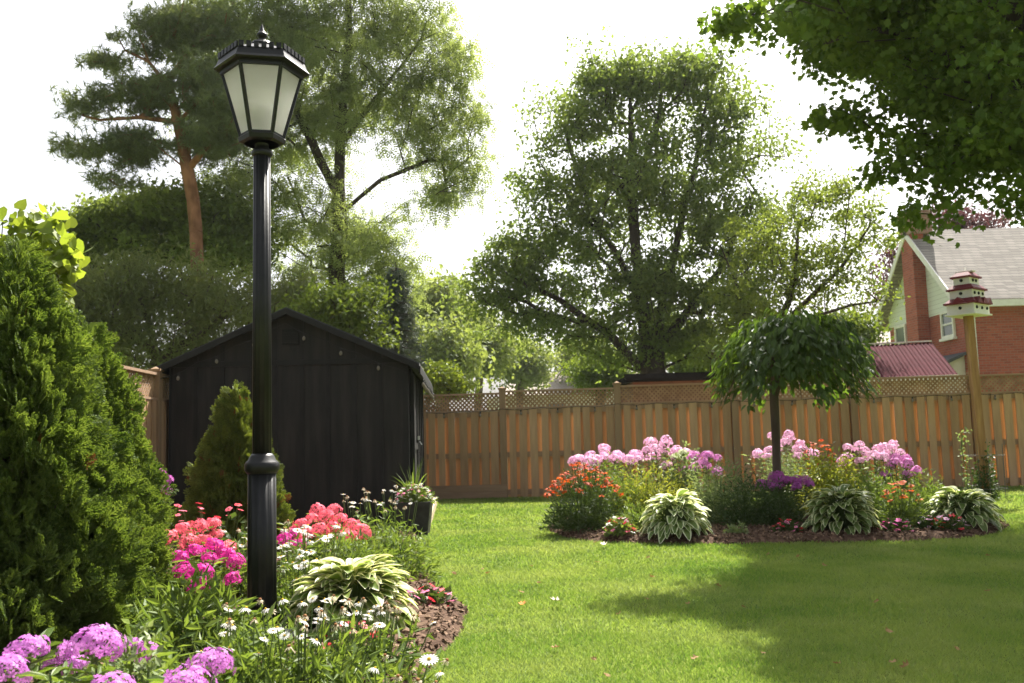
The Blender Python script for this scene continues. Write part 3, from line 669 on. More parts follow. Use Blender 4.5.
# garage with maroon ribbed roof
A = Wp(961, 375, 20.2); Gt = thing('garage', 'low garage with a maroon ribbed metal roof in front of the brick house', 'garage', (A[0]-.25, A[1]+.3, 0), rz=R(-14))
zA = A[2]; Lg, Dp, Hh = 4.8, 2.7, .95
MB().prism([(0, 0, 0), (0, 2*Dp-.6, 0), (0, 2*Dp-.6, zA-.02), (0, Dp-.3, zA+Hh-.1), (0, 0, zA-.02)], (-Lg, 0, 0)).build('wall', M['beige'], Gt, world=False)
mb = MB(); xs = np.arange(-Lg-.25, .26, .02)
ripple = .012*np.clip(np.cos(xs*2*math.pi/.09)*2, -1, 1)
for sg in (0, 1):
    v = []; ye = -.3 if sg == 0 else 2*Dp-.3
    for x, r in zip(xs, ripple): v += [(x, ye, zA+r), (x, Dp-.3, zA+Hh+r), (x, ye, zA+r-.03), (x, Dp-.3, zA+Hh+r-.03)]
    n = len(xs); f = []
    for i in range(n-1):
        f += [(4*i, 4*i+4, 4*i+5, 4*i+1), (4*i+2, 4*i+3, 4*i+7, 4*i+6)]
    mb.add(v, f)
mb.build('roof', M['maroon_metal'], Gt, world=False)
mb = MB(); mb.box(-Lg-.25, .25, Dp-.36, Dp-.24, zA+Hh+.02, zA+Hh+.05); mb.box(-Lg-.25, .25, -.33, -.305, zA-.09, zA+.01)
mb.build('roof_trim', M['white_paint'], Gt, world=False)
# dark flat-roofed pavilion
A = Wp(627, 383, 17.8); B_ = Wp(712, 381, 17.8)
Pv = thing('pavilion', 'low outbuilding with a flat black roof just behind the fence', 'outbuilding', (A[0], 17.8, 0)); Lp = B_[0]-A[0]+.3
MB().box(.12, Lp-.12, .12, 2.4, 0, A[2]+.02).build('wall', M['brown_siding'], Pv, world=False)
mb = MB(); mb.box(0, Lp, 0, 2.6, A[2]+.02, A[2]+.14); mb.box(-.05, Lp+.05, -.03, -.001, A[2]+.06, A[2]+.17); mb.build('roof', M['dark_roof'], Pv, world=False)
# distant houses
for px, d, wd, rz, lab in ((557, 60, 6.5, .2, 'far house with a grey brown roof seen through the trees above the fence'), (862, 45, 7, -.2, 'pale far house half hidden behind the garage and the pale green tree'), (625, 75, 6, -.1, 'farthest house roof showing between the trunks of the central tree')):
    zt_ = Wp(px, 369 if px != 862 else 322, d)[2]; g = Gd(px, d)
    o = thing('house', lab, 'house', g, 'houses beyond the fence', rz)
    MB().box(-wd/2, wd/2, 0, 7, 0, zt_-1.6).build('wall', M['beige'], o, world=False)
    MB().prism([(-wd/2-.3, -.3, zt_-1.65), (wd/2+.3, -.3, zt_-1.65), (wd/2-1.2, 3.5, zt_), (-wd/2+1.2, 3.5, zt_)], (0, .2, 0)).build('roof', M['far_roof'], o, world=False)
    MB().box(-.5, .5, -.05, -.003, zt_-3.4, zt_-2.2).build('window', M['window_glass'], o, world=False)

# ================================================================== BIRDHOUSE
bb = Gd(986, 12.9); Bd = thing('birdhouse', 'three tiered white birdhouse with maroon roofs on a tall wooden pole', 'birdhouse', bb)
ztop = float(Wp(968, 316, 12.9)[2]); lean = 0.03
MB().obox((0, 0, 0), (lean-.08, 0, ztop), .1, .1).build('pole', M['pole_wood'], Bd, world=False)
cx = -.045; k_ = 12.9/FPX; a45 = R(-50)
def rot(v, a=a45): v = np.array(v, float); c, s_ = math.cos(a), math.sin(a); return np.stack([cx+v[:, 0]*c-v[:, 1]*s_, v[:, 0]*s_+v[:, 1]*c, v[:, 2]], 1)
mb = MB(); mb.box(-.21, .21, -.265, .265, ztop, ztop+.02, T=rot); mb.build('base_board', M['white_paint'], Bd, world=False)
z = ztop+.02
for ti, (hw, hd, hh) in enumerate(((.185, .24, .15), (.155, .19, .13), (.11, .145, .11))):
    b_ = MB(); b_.box(-hw, hw, -hd, hd, z, z+hh, T=rot); o = b_.build('nest_box', M['white_paint'], Bd, world=False)
    th = np.arange(10)*2*math.pi/10; o0 = rot([(0, 0, 0)])[0]
    def hole(pts, ax):
        h = MB().prism(rot(pts), rot([ax])[0]-o0).build('entrance_hole', M['hole'], None, world=False); h.parent = o
    hole([(.022*math.cos(q), -hd-.012, z+hh*.5+.022*math.sin(q)) for q in th], (0, .011, 0))
    for i in range(3 if ti < 2 else 2):
        y = (i-(1 if ti < 2 else .5))*hd*.66
        hole([(hw+.012, y+.022*math.cos(q), z+hh*.5+.022*math.sin(q)) for q in th], (-.011, 0, 0))
    r_ = MB(); e = .03
    v = rot([(-hw-e, -hd-e, z+hh), (hw+e, -hd-e, z+hh), (hw+e, hd+e, z+hh), (-hw-e, hd+e, z+hh), (-hw+.03, -hd+.04, z+hh+.065), (hw-.03, -hd+.04, z+hh+.065), (hw-.03, hd-.04, z+hh+.065), (-hw+.03, hd-.04, z+hh+.065)])
    r_.add(v, [(3, 2, 1, 0), (4, 5, 6, 7), (0, 1, 5, 4), (1, 2, 6, 5), (2, 3, 7, 6), (3, 0, 4, 7)])
    r_.box(-hw-e-.004, hw+e+.004, -hd-e-.004, hd+e+.004, z+hh-.018, z+hh+.006, T=rot)
    if ti == 0:
        for i in (-1, 0, 1):
            y = i*hd*.66; r_.prism(rot([(hw+.06, y-.07, z+hh-.02), (hw+.06, y+.07, z+hh-.02), (hw+.06, y, z+hh+.07)]), rot([(-.2, 0, 0)])[0]-o0)
        for i in (0,):
            x = 0; r_.prism(rot([(x-.12, -hd-.07, z+hh-.02), (x+.12, -hd-.07, z+hh-.02), (x, -hd-.07, z+hh+.075)]), rot([(0, .2, 0)])[0]-rot([(0, 0, 0)])[0])
    r_.build('roof', M['maroon'], Bd, world=False); z += hh+.066
mb = MB(); mb.box(-.12, .12, -.05, .05, z, z+.02, T=rot); mb.tube(rot([(0, 0, z), (0, 0, z+.08)]), .008, 5); mb.build('perch', M['white_paint'], Bd, world=False)
# wire cage and vine at the pole
cg = thing('wire_plant_cage', 'thin wire plant cage round the foot of the birdhouse pole', 'plant cage', bb)
mb = MB(); rr = .27
for i in range(14):
    a = i*2*math.pi/14; h = .75+.1*math.sin(i*2.1); mb.tube([(rr*math.cos(a), rr*math.sin(a), 0), (rr*1.02*math.cos(a), rr*1.02*math.sin(a), h)], .003, 4)
for z_ in (.15, .6): mb.tube([(rr*math.cos(a), rr*math.sin(a), z_) for a in np.linspace(0, 2*math.pi, 20)], .0025, 4)
mb.build('wire', M['wire'], cg, world=False)

# ================================================================== PLANTS
def bush(name, label, cat, loc, rx, ry, h, n, ls, m, tpl=T_LEAF, stems=14, group=None, outb=.9, pw=.4, up=.6, shape=1.0):
    t = thing(name, label, cat, loc, group)
    d = rdir(n); d[:, 2] = np.abs(d[:, 2])*1.0
    rad = rng.random(n)**pw
    # lumpy outline
    lump = 1+.13*np.sin(d[:, 0]*5+loc[0]*3)+.12*np.sin(d[:, 1]*6+d[:, 2]*4+loc[1])+.08*rng.normal(size=n)
    p = d*(rad*lump)[:, None]*[rx, ry, h]
    if shape != 1: p[:, :2] *= (1-shape*np.clip(p[:, 2:3]/h, 0, 1))
    p[:, 2] = np.maximum(p[:, 2], .03)
    fw = unit(d*[1, 1, .4]*outb+rdir(n, (0, 0, .25))*.8); u = unit(np.array([0, 0, up])+rdir(n)*.7)
    mb = MB().scatter(tpl, p, fw, u, ls*(.6+.8*rng.random(n)))
    mb.build('foliage', m, t, world=False)
    sb = MB()
    for i in range(stems):
        e = rdir(1)[0]; e[2] = abs(e[2])+.3; e = e/np.linalg.norm(e)*[rx, ry, h]*.8
        sb.tube([(e[0]*.1, e[1]*.1, 0), (e[0]*.5, e[1]*.5, e[2]*.6), tuple(e)], [.008, .006, .004], 4)
    sb.build('stem', M['stem'], t, world=False)
    return t
def floret(k=5, wd=.42):
    v = [(0, 0, .0)]; f = []
    for i in range(k):
        a = i*2*math.pi/k; da = math.pi/k*wd*2
        b = len(v)
        v += [(.6*math.cos(a-da), .6*math.sin(a-da), .08), (1.0*math.cos(a-da*.45), 1.0*math.sin(a-da*.45), .02), (1.0*math.cos(a+da*.45), 1.0*math.sin(a+da*.45), .02), (.6*math.cos(a+da), .6*math.sin(a+da), .08)]
        f.append((0, b, b+1, b+2, b+3))
    return np.array(v), f
FV, FF = floret()
def head_mesh(name, m, n=46, fr=.19, size=1.0, flat=.8):
    """dome of florets, unit radius"""
    i = np.arange(n)+.5; phi = np.arccos(1-1.35*i/n); th = math.pi*(1+5**.5)*i
    d = np.stack([np.cos(th)*np.sin(phi), np.sin(th)*np.sin(phi), np.cos(phi)], 1)
    p = d*[1, 1, flat]*(1+.1*rng.normal(size=(n, 1)))
    fw = unit(np.cross(d, rdir(n)))
    nrm = unit(d+.3*rng.normal(size=(n, 3)))
    mb = MB().scatter((FV, FF, [0]*len(FF)), p, fw, nrm, fr*(.9+.4*rng.random(n)))
    # green stalklets beneath
    q = d[:18]*[.8, .8, .6*flat]
    mb.scatter(([(-.02, 0, 0), (.02, 0, 0), (.02, 1, 0), (-.02, 1, 0)], [(0, 1, 2, 3)], [1]), np.tile([[0, 0, -.7]], (18, 1)), q+[0, 0, .7], rdir(18), np.linalg.norm(q+[0, 0, .7], axis=1))
    return mb.mesh('flower_head', [M[m], M['stem']])
HEAD = {}
def head(m, var=0, n=46, fr=.23):
    if (m, var, n) not in HEAD: HEAD[(m, var, n)] = head_mesh('flower_head', m, n, fr, flat=.75+.15*var)
    return HEAD[(m, var, n)]
def phlox(label, loc, h, spread, nh, hs, m, leafm='plant', heads=None, cat='phlox', leaf=.09, nl=16, name='phlox', n=46, group=None, tilt=.3, extra=10, fr=.23):
    """heads: optional explicit world positions of the flower heads"""
    t = thing(name, label, cat, loc, group); L = np.array(loc); st = MB(); lf = MB()
    if heads is None:
        heads = []
        for i in range(nh):
            a = i*2.4+random.random()*.5; r = spread*math.sqrt((i+.5)/nh)
            heads.append(L+[r*math.cos(a), r*math.sin(a)*.8, h*(1-.22*(r/spread)**2)*random.uniform(.86, 1.04)])
    alls = [(np.array(p)-L, True) for p in heads]
    for i in range(extra):
        a = random.random()*6.28; r = spread*1.05*math.sqrt(random.random()); alls.append((np.array([r*math.cos(a), r*math.sin(a), h*random.uniform(.5, .8)]), False))
    for k, (p, fl) in enumerate(alls):
        foot = np.array([p[0]*.35, p[1]*.35, 0.02]); mid = (p+foot)/2+[p[0]*.08, p[1]*.08, 0]
        top = p-[0, 0, hs*.5] if fl else p
        pts = np.array([foot, mid, top]); st.tube(pts, [.005, .004, .003], 4)
        us = np.linspace(.12, .97, nl); c = np.array([foot*(1-u)**2+2*u*(1-u)*mid+u*u*top for u in us])
        c = np.repeat(c, 2, axis=0); a = np.repeat(np.arange(nl)*1.57+k, 2)+np.tile([0, math.pi], nl)+rng.normal(size=2*nl)*.3
        fw = np.stack([np.cos(a), np.sin(a), .25+.3*rng.random(2*nl)], 1)
        lf.scatter(([(0, 0, 0), (-.13, .35, .03), (-.1, .7, .02), (0, 1, -.12), (.1, .7, .02), (.13, .35, .03), ], [(0, 5, 4, 3), (0, 3, 2, 1)], [0, 0]), c, fw, np.tile([[0, 0, 1.]], (2*nl, 1))+rng.normal(size=(2*nl, 3))*.3, leaf*(.6+.6*rng.random(2*nl)))
    st.build('stem', M['stem'], t, world=False); lf.build('foliage', M[leafm], t, world=False)
    for k, (p, fl) in enumerate(alls):
        if fl: inst('flower_head', head(m, k % 3, n, fr), t, p-[0, 0, hs*.35], (random.uniform(-tilt, tilt), random.uniform(-tilt, tilt), random.random()*6), hs*random.uniform(.8, 1.15))
    return t
def flat_flower(name, petals, m, cm, cr=.28, droop=.1, dome=.2, wd=.5):
    v = []; f = []; mi = []
    for i in range(petals):
        a = i*2*math.pi/petals; da = math.pi/petals*wd*1.6; b = len(v); z = -droop*random.uniform(.4, 1.6)
        v += [(.15*math.cos(a), .15*math.sin(a), 0), (.65*math.cos(a-da), .65*math.sin(a-da), z*.5), (math.cos(a-da*.4), math.sin(a-da*.4), z), (math.cos(a+da*.4), math.sin(a+da*.4), z*1.1), (.65*math.cos(a+da), .65*math.sin(a+da), z*.5)]
        f.append((b, b+1, b+2, b+3, b+4)); mi.append(0)
    mb = MB().add(v, f, mi); mb.lathe([(cr, -.02), (cr*.95, dome*.6), (cr*.5, dome), (.01, dome*1.05)], 10, 1)
    return mb.mesh(name, [M[m], M[cm]])
DAISY = [flat_flower('flower', 17, 'white', 'yellow', .2, d) for d in (.05, .3, .6)]
DAISY_SPENT = flat_flower('flower', 12, 'spent', 'brown_c', .4, .9, .35)
def headed(t, flowers, meshes, size, name='flower', tilt=.5, stemr=.003, base=.3, face=(0, -.15)):
    """add flowers on thin stalks at local points"""
    st = MB()
    for i, p in enumerate(flowers):
        p = np.array(p); st.tube([(p[0]*base, p[1]*base, .02), (p[0]*.75, p[1]*.75, p[2]*.6), tuple(p)], [stemr*1.3, stemr, stemr], 4)
        inst(name, meshes[i % len(meshes)], t, p+[0, 0, .004], (random.uniform(-tilt, tilt)+face[1]*-1, random.uniform(-tilt, tilt), random.random()*6), size*random.uniform(.8, 1.2))
    st.build('flower_stalk', M['stem'], t, world=False)
def dome_pts(n, rx, ry, h, lo=.1, top=1.03, front=0.0):
    out = []
    for i in range(n):
        u = (i+.5)/n; cz = lo+(1-lo)*(1-u*.999); a = i*2.39996+random.uniform(-.3, .3); r = math.sqrt(max(0, 1-cz*cz))
        out.append((rx*r*math.cos(a)*top, ry*r*math.sin(a)*top, h*cz*top*random.uniform(.95, 1.08)))
    return out
def daisy_clump(label, loc, h, spread, nf, fs=.032, leafm='plant', spent=.3, nl=900, group='daisy clumps in the left flower bed', pts=None, dense=1):
    t = bush('daisy_clump', label, 'daisies', loc, spread, spread*.8, h*.8, int(nl*dense), .065, M[leafm], T_NARROW, 16, group, outb=.5, pw=.55, up=.3)
    fl = pts if pts is not None else [(spread*math.sqrt(random.random())*1.05*math.cos(a), spread*.85*math.sqrt(random.random())*math.sin(a), h*random.uniform(.78, 1.1)) for a in [random.random()*6.28 for _ in range(nf)]]
    st = MB(); ms = []
    for i, p in enumerate(fl): ms.append(DAISY_SPENT if random.random() < spent else random.choice(DAISY))
    for i, p in enumerate(fl):
        p = np.array(p); st.tube([(p[0]*.4, p[1]*.4, .02), (p[0]*.8, p[1]*.8, p[2]*.6), tuple(p)], [.003, .0025, .002], 4)
        inst('flower', ms[i], t, p, (random.uniform(-.45, .45)+.1, random.uniform(-.45, .45), random.random()*6), fs*.76*random.uniform(.8, 1.15)*(.75 if ms[i] is DAISY_SPENT else 1))
    st.build('flower_stalk', M['stem'], t, world=False)
    return t
# hosta
def hosta_leaf():
    nu, nv = 7, 9; v = []; uv = []; f = []
    for j in range(nv):
        y = j/(nv-1); wdt = .27*math.sin(math.pi*min(1, y*.93+.05)**.8)**.75 if 0 < j < nv-1 else .02
        if j == nv-1: wdt = .004
        for i in range(nu):
            x = (i/(nu-1)-.5)*2
            v.append((x*wdt, y, .10*abs(x)*math.sin(math.pi*y)-.42*y*y+.25*y+.015*math.cos(x*14)*math.sin(math.pi*y)))
            edge = max(abs(x), .0); ed = max(edge, 1-(1-y)*5 if y > .8 else 0); uv.append((ed*.75, y))
    for j in range(nv-1):
        for i in range(nu-1): f.append((j*nu+i, j*nu+i+1, (j+1)*nu+i+1, (j+1)*nu+i))
    return (v, f, [0]*len(f), np.array(uv))
T_HOSTA = hosta_leaf()
def hosta(label, loc, r, h, n, ls, m, cat='hosta', group='variegated hostas in the beds'):
    t = thing('hosta', label, cat, loc, group); lf = MB(); st = MB()
    i = np.arange(n)+.5; u = i/n; a = i*2.39996+rng.normal(size=n)*.15
    rr = r*.78*np.sqrt(u)*(.9+.2*rng.random(n)); z = h*(1-.82*u**1.6)*(.85+.25*rng.random(n))
    pos = np.stack([rr*.75*np.cos(a), rr*.75*np.sin(a), np.maximum(.03, z)], 1)
    fw = np.stack([np.cos(a), np.sin(a), .55-1.25*u+rng.normal(size=n)*.12], 1)
    up = np.stack([np.cos(a)*.5*u, np.sin(a)*.5*u, np.ones(n)], 1)+rng.normal(size=(n, 3))*.2
    lf.scatter(T_HOSTA, pos, fw, up, ls*(.75+.45*rng.random(n)))
    for p, c in zip(pos, a): st.tube([(p[0]*.1, p[1]*.1, .01), tuple(p*[.6, .6, .7]), tuple(p)], [.005, .004, .0035], 4)
    lf.build('leaves', M[m], t, smooth=True, world=False); st.build('leaf_stalk', M['stem'], t, world=False); return t
def impatiens(label, loc, r, h, nf, cols, leafm='plant_dark', fs=.022, name='impatiens', cat='bedding plant', pale=False, nl=260, group=None):
    t = bush(name, label, cat, loc, r, r*.85, h, nl, .045, M[leafm], T_LEAF, 8, group)
    fl = dome_pts(int(nf*1.4), r, r*.85, h, .15, 1.06); ms = [FLW[c] for c in cols]; random.shuffle(fl)
    headed(t, fl, ms, fs*1.25, tilt=.6, stemr=.002)
    return t
FLW = {c: flat_flower('flower', 5, c, 'yellow' if c in ('white',) else 'brown_c', .14, .1, .08, .75) for c in ('red', 'rose', 'white', 'orange', 'coral', 'magenta', 'pink', 'redorange', 'greenwhite', 'purple')}
HELEN = [flat_flower('flower', 11, c, 'brown_c', .32, .35, .3, .5) for c in ('redorange', 'orange')]

# ---- thujas
def thuja(label, loc, h, prof, n, ls, m, name='arborvitae', deadf=.004, group='arborvitae shrubs in the left bed', squash=1.0, inner=True):
    """prof: radius as a function of t=z/h"""
    t = thing(name, label, 'evergreen shrub', loc, group)
    L = np.array(loc)
    def surf(n, lo, hi):
        z = rng.random(n*3); r = np.array([prof(q) for q in z]); keep = rng.random(n*3) < r/max(r)
        z = z[keep][:n]; a = rng.random(len(z))*2*math.pi; r = np.array([prof(q) for q in z])
        lump = 1+.08*np.sin(a*5+z*9)+.09*np.sin(a*3-z*17+1)+.10*np.sin(a*9+z*31)+.07*np.sin(a*17-z*53)+.10*(rng.random(len(z)) < .06)
        rr = r*lump*(lo+(hi-lo)*rng.random(len(z))**.6)
        return np.stack([rr*np.cos(a), rr*np.sin(a)*squash, z*h*(.985+.05*np.sin(a*4))], 1), a, z
    p, a, z = surf(n, .72, 1.0); k = len(p)
    fw = np.stack([np.cos(a), np.sin(a), .7+.5*z], 1)+rng.normal(size=(k, 3))*.45
    up = np.stack([-np.sin(a), np.cos(a), np.zeros(k)], 1)*np.where(rng.random(k) < .5, 1, -1)[:, None]+rng.normal(size=(k, 3))*.5
    tpl = T_THUJA
    mb = MB(); sc = ls*(.45+1.0*rng.random(k)); dd = rng.random(k) < deadf
    mb.scatter(tpl, p[~dd], fw[~dd], up[~dd], sc[~dd]); mb.scatter((tpl[0], tpl[1], [1]*len(tpl[1])), p[dd], fw[dd], up[dd], sc[dd]); mb.build('foliage', [m, M['thuja_dead']], t, world=False)
    p, a, z = surf(n//3, .3, .75); k = len(p)
    MB().scatter(([(0, 0, 0), (.3, .4, 0), (0, 1, 0), (-.3, .4, 0)], [(0, 1, 2, 3)], [0]), p, rdir(k, (0, 0, .5)), rdir(k), ls*1.2).build('inner_foliage', m, t, world=False)
    st = MB(); st.tube([(0, 0, -.02), (.02, 0, h*.5), (0, .02, h*.92)], [.05, .035, .01], 7)
    for i in range(24):
        zz = h*(.08+.8*i/24); aa = i*2.4; r = prof(zz/h)*.75; st.tube([(0, 0, zz), (r*.6*math.cos(aa), r*.6*math.sin(aa), zz+r*.3), (r*math.cos(aa), r*math.sin(aa), zz+r*.75)], [.012, .008, .004], 4)
    st.build('trunk', M['bark'], t, world=False)
    return t
g = Gd(8, 4.7)
thuja('largest bushy arborvitae filling the left edge beside the lilac phlox', g, 2.02, lambda q: .60*(max(0, 1-q**1.35))**.9+.015, 12000, .085, M['thuja'])
g = Gd(80, 5.2)
thuja('second arborvitae with a rounded top leaning towards the lamp post', g, 1.66, lambda q: .39*(max(0, 1-q**1.6))**.78+.015, 10000, .082, M['thuja'])
g = Gd(236, 8.3)
thuja('small conical arborvitae behind the lamp post in front of the shed', g, 1.5, lambda q: .42*(max(0, 1-q**1.5))**.8+.01, 7000, .07, M['thuja2'], deadf=.02)

# ---- left bed: lilac phlox in front
def hd(*pp): return [Wp(px, py, d) for px, py, d in pp]
g = Gd(90, 2.65); phlox('big lilac phlox below the arborvitae with its widest head of bloom at left', g, .6, .2, 0, .074, 'lilac', heads=hd((97, 637, 2.6), (112, 688, 2.45)), n=80, fr=.17, nl=22, leaf=.1, extra=8)
g = Gd(20, 2.8); phlox('lilac phlox at the bottom left corner with loose open heads', g, .6, .2, 0, .056, 'lilac', heads=hd((27, 645, 2.75), (6, 668, 2.6)), n=60, fr=.2, nl=20, leaf=.1, extra=6)
g = Gd(205, 2.8); phlox('single lilac phlox in front of the lamp post', g, .5, .15, 0, .062, 'lilac', heads=hd((212, 658, 2.75), (186, 684, 2.6)), n=70, fr=.18, nl=18, leaf=.1, extra=4)
g = Gd(110, 2.95); phlox('lilac phlox with small half open heads behind the widest lilac bloom', g, .5, .2, 0, .034, 'lilac', heads=hd((133, 642, 2.9), (145, 650, 2.95), (68, 650, 2.9), (76, 662, 2.85), (52, 662, 2.9)), n=40, fr=.26, nl=14, leaf=.09, extra=5)
# spent phlox stems between
# coral and magenta pairs
def rnd_heads(x0, x1, y0, y1, d0, d1, n): return [Wp(random.uniform(x0, x1), random.uniform(y0, y1), random.uniform(d0, d1)) for _ in range(n)]
g = Gd(200, 6.0); phlox('coral pink phlox at left between arborvitae and lamp post, above magenta blooms', g, .6, .3, 0, .062, 'coral', heads=hd((168, 535, 6), (183, 528, 6.1), (200, 525, 6), (215, 533, 6.2), (228, 545, 6), (190, 542, 5.9), (206, 540, 5.8), (160, 542, 6), (222, 550, 5.9), (212, 522, 6.2)), n=34, fr=.27, leaf=.09)
g = Gd(198, 5.6); phlox('deep magenta phlox in front of the left coral phlox', g, .5, .28, 0, .058, 'magenta', heads=hd((166, 552, 5.6), (180, 556, 5.5), (194, 549, 5.6), (210, 556, 5.6), (226, 553, 5.7), (236, 560, 5.6), (186, 568, 5.4), (204, 570, 5.4), (232, 577, 5.5), (174, 572, 5.5), (198, 582, 5.3), (215, 545, 5.7)), n=34, fr=.27, leaf=.09)
g = Gd(328, 7.0); phlox('coral pink phlox right of the lamp post in front of the shed', g, .62, .35, 0, .062, 'coral', heads=hd((300, 522, 7), (312, 517, 7.1), (326, 515, 7), (340, 517, 7), (352, 524, 7), (362, 531, 6.9), (306, 533, 6.8), (320, 528, 6.8), (334, 526, 6.9), (347, 534, 6.8), (295, 530, 7), (318, 510, 7.3), (333, 509, 7.3)), n=34, fr=.27, leaf=.09, extra=16)
g = Gd(290, 6.6); phlox('small magenta phlox right beside the lamp post', g, .5, .15, 0, .055, 'magenta', heads=hd((284, 536, 6.6), (298, 543, 6.6), (292, 533, 6.8)), n=30, fr=.27, leaf=.08, extra=6)
g = Gd(162, 8.2); phlox('small purple phlox by the side fence left of the small arborvitae', g, .8, .14, 0, .05, 'purple', heads=hd((160, 472, 8), (168, 478, 8), (165, 490, 8), (158, 500, 7.6)), n=24, fr=.3, leaf=.08, extra=5)
g = Gd(215, 7.2); t = bush('crimson_flower_plant', 'crimson flowers low in front of the small arborvitae', 'flowers', g, .35, .2, .5, 500, .06, M['plant_dark']); headed(t, [(random.uniform(-.33, .33), random.uniform(-.15, .15), random.uniform(.42, .6)) for _ in range(22)], [FLW['red'], FLW['coral']], .028)

# green leafy clumps
g = Gd(352, 6.3); bush('leafy_perennial', 'leafy green perennial below the coral phlox right of the lamp post', 'perennial', g, .33, .3, .42, 2600, .06, M['plant'], T_NARROW, group='leafy green perennials in the beds')
g = Gd(396, 6.9); t = bush('leafy_perennial', 'leafy green perennial at the lawn edge in front of the planter', 'perennial', g, .27, .3, .38, 2600, .055, M['plant'], T_NARROW, group='leafy green perennials in the beds')
daisy_clump('tall daisies with small white heads in front of the black planter', Gd(392, 7.6), .62, .28, 26, .03, spent=.55, nl=700)
daisy_clump('white daisies standing beside the coral phlox', Gd(362, 7.4), .6, .2, 10, .03, spent=.35, nl=500)
daisy_clump('white daisies right of the lamp post behind the hosta', Gd(300, 5.6), .52, .27, 30, .035, spent=.1, nl=1100, dense=1.3)
daisy_clump('white daisies close by the foot of the lamp post', Gd(292, 5.1), .42, .2, 20, .035, spent=.1, nl=1000)
daisy_clump('white daisies left behind the lamp post below the magenta phlox', Gd(238, 5.9), .5, .2, 10, .03, spent=.1, nl=1000)
daisy_clump('mixed fresh and faded daisies at the bottom centre of the left bed', Gd(300, 3.6), .42, .3, 34, .03, spent=.4, nl=1800, dense=1.2)
daisy_clump('pale daisies in front of the hosta by the lawn edge', Gd(375, 4.05), .34, .24, 26, .028, spent=.45, nl=700)
daisy_clump('daisy clump at the bottom between the lilac phlox and the lamp post', Gd(245, 3.4), .38, .2, 10, .03, spent=.2, nl=1500, dense=1.3)
daisy_clump('thin clump of faded daisies nearest the lawn at the bottom', Gd(385, 3.35), .3, .17, 0, .03, spent=.6, nl=260, pts=[(Wp(px, py, d)-Gd(385, 3.35)) for px, py, d in ((411, 668, 3.4), (440, 672, 3.4), (447, 660, 3.5), (418, 680, 3.3), (398, 676, 3.2), (375, 668, 3.3), (385, 655, 3.5), (436, 682, 3.3))])
t = thing('daisy', 'fresh white daisy with a yellow centre leaning over the lawn at the bottom', 'daisy', Gd(414, 3.3), 'daisies'); p = Wp(429, 659, 3.3)-Gd(414, 3.3)
MB().tube([(0, 0, 0), tuple(p*[.4, .4, .6]), tuple(p)], [.003, .003, .0025], 4).build('flower_stalk', M['stem'], t, world=False); inst('flower', DAISY[0], t, p, (.35, .05, 0), .034)
hosta('large lime and cream hosta beside the lamp post', Gd(352, 5.0), .45, .35, 300, .14, 'hosta_lime')
# foliage around the phlox foreground
bush('leafy_perennial', 'bright green leafy plant left of the lamp post foot', 'perennial', Gd(195, 4.5), .34, .3, .37, 1700, .09, M['plant'], T_NARROW, group='leafy green perennials in the beds', up=.3)
bush('leafy_perennial', 'leafy green plant low under the lilac phlox', 'perennial', Gd(150, 3.3), .35, .3, .34, 1600, .08, M['plant'], T_NARROW, group='leafy green perennials in the beds', up=.3)
bush('leafy_perennial', 'leafy green plant right in front of the lamp post foot', 'perennial', Gd(262, 4.3), .24, .15, .16, 900, .07, M['plant'], T_NARROW, group='leafy green perennials in the beds', up=.3)
bush('seedhead_plant', 'faded brownish phlox seed heads between the lilac blooms', 'faded flowers', Gd(140, 2.85), .14, .1, .5, 700, .03, M['plant_pale'], T_LEAF)
impatiens('small red and pink bedding plant on the bare soil by the lawn', Gd(428, 5.7), .16, .15, 16, ['rose', 'red'], group='small bedding plants in the beds')
impatiens('red bedding plant under the front of the large hosta', Gd(352, 4.3), .15, .22, 12, ['red', 'coral'], group='small bedding plants in the beds')
tag(MB().lathe([(.07, 0), (.095, .03), (.085, .07), (.03, .095), (.01, .098)], 12, c=tuple(Gd(278, 4.75, .03))).build('stone', M['stone'], smooth=True), 'rounded grey stone at the foot of the lamp post', 'stone')

# ---- planter
Pg = Gd(415, 10.3); Pt = thing('planter', 'dark square planter at the right front corner of the shed', 'planter', Pg)
mb = MB(); a, b, hh = .15, .19, .36
mb.add([(-a, -a, 0), (a, -a, 0), (a, a, 0), (-a, a, 0), (-b, -b, hh), (b, -b, hh), (b, b, hh), (-b, b, hh), (-b+.02, -b+.02, hh), (b-.02, -b+.02, hh), (b-.02, b-.02, hh), (-b+.02, b-.02, hh), (-b+.03, -b+.03, hh-.05), (b-.03, -b+.03, hh-.05), (b-.03, b-.03, hh-.05), (-b+.03, b-.03, hh-.05)],
       [(3, 2, 1, 0), (0, 1, 5, 4), (1, 2, 6, 5), (2, 3, 7, 6), (3, 0, 4, 7), (4, 5, 9, 8), (5, 6, 10, 9), (6, 7, 11, 10), (7, 4, 8, 11), (8, 9, 13, 12), (9, 10, 14, 13), (10, 11, 15, 14), (11, 8, 12, 15)])
mb.build('pot', M['planter'], Pt, world=False)
MB().add([(-.16, -.16, hh-.045), (.16, -.16, hh-.045), (.16, .16, hh-.045), (-.16, .16, hh-.045)], [(0, 1, 2, 3)]).build('potting_soil', M['soil'], Pt, world=False)
g = Pg+[0.0, 0, hh-.04]
impatiens('mound of tiny white and pink flowers growing in the dark planter', g, .21, .2, 60, ['white', 'rose', 'white', 'greenwhite'], 'plant', fs=.017, name='flowering_plant', nl=700)
t = thing('spike_plant', 'spiky grass like plant rising from the dark planter', 'spike plant', g+[-.02, .1, 0]); mb = MB()
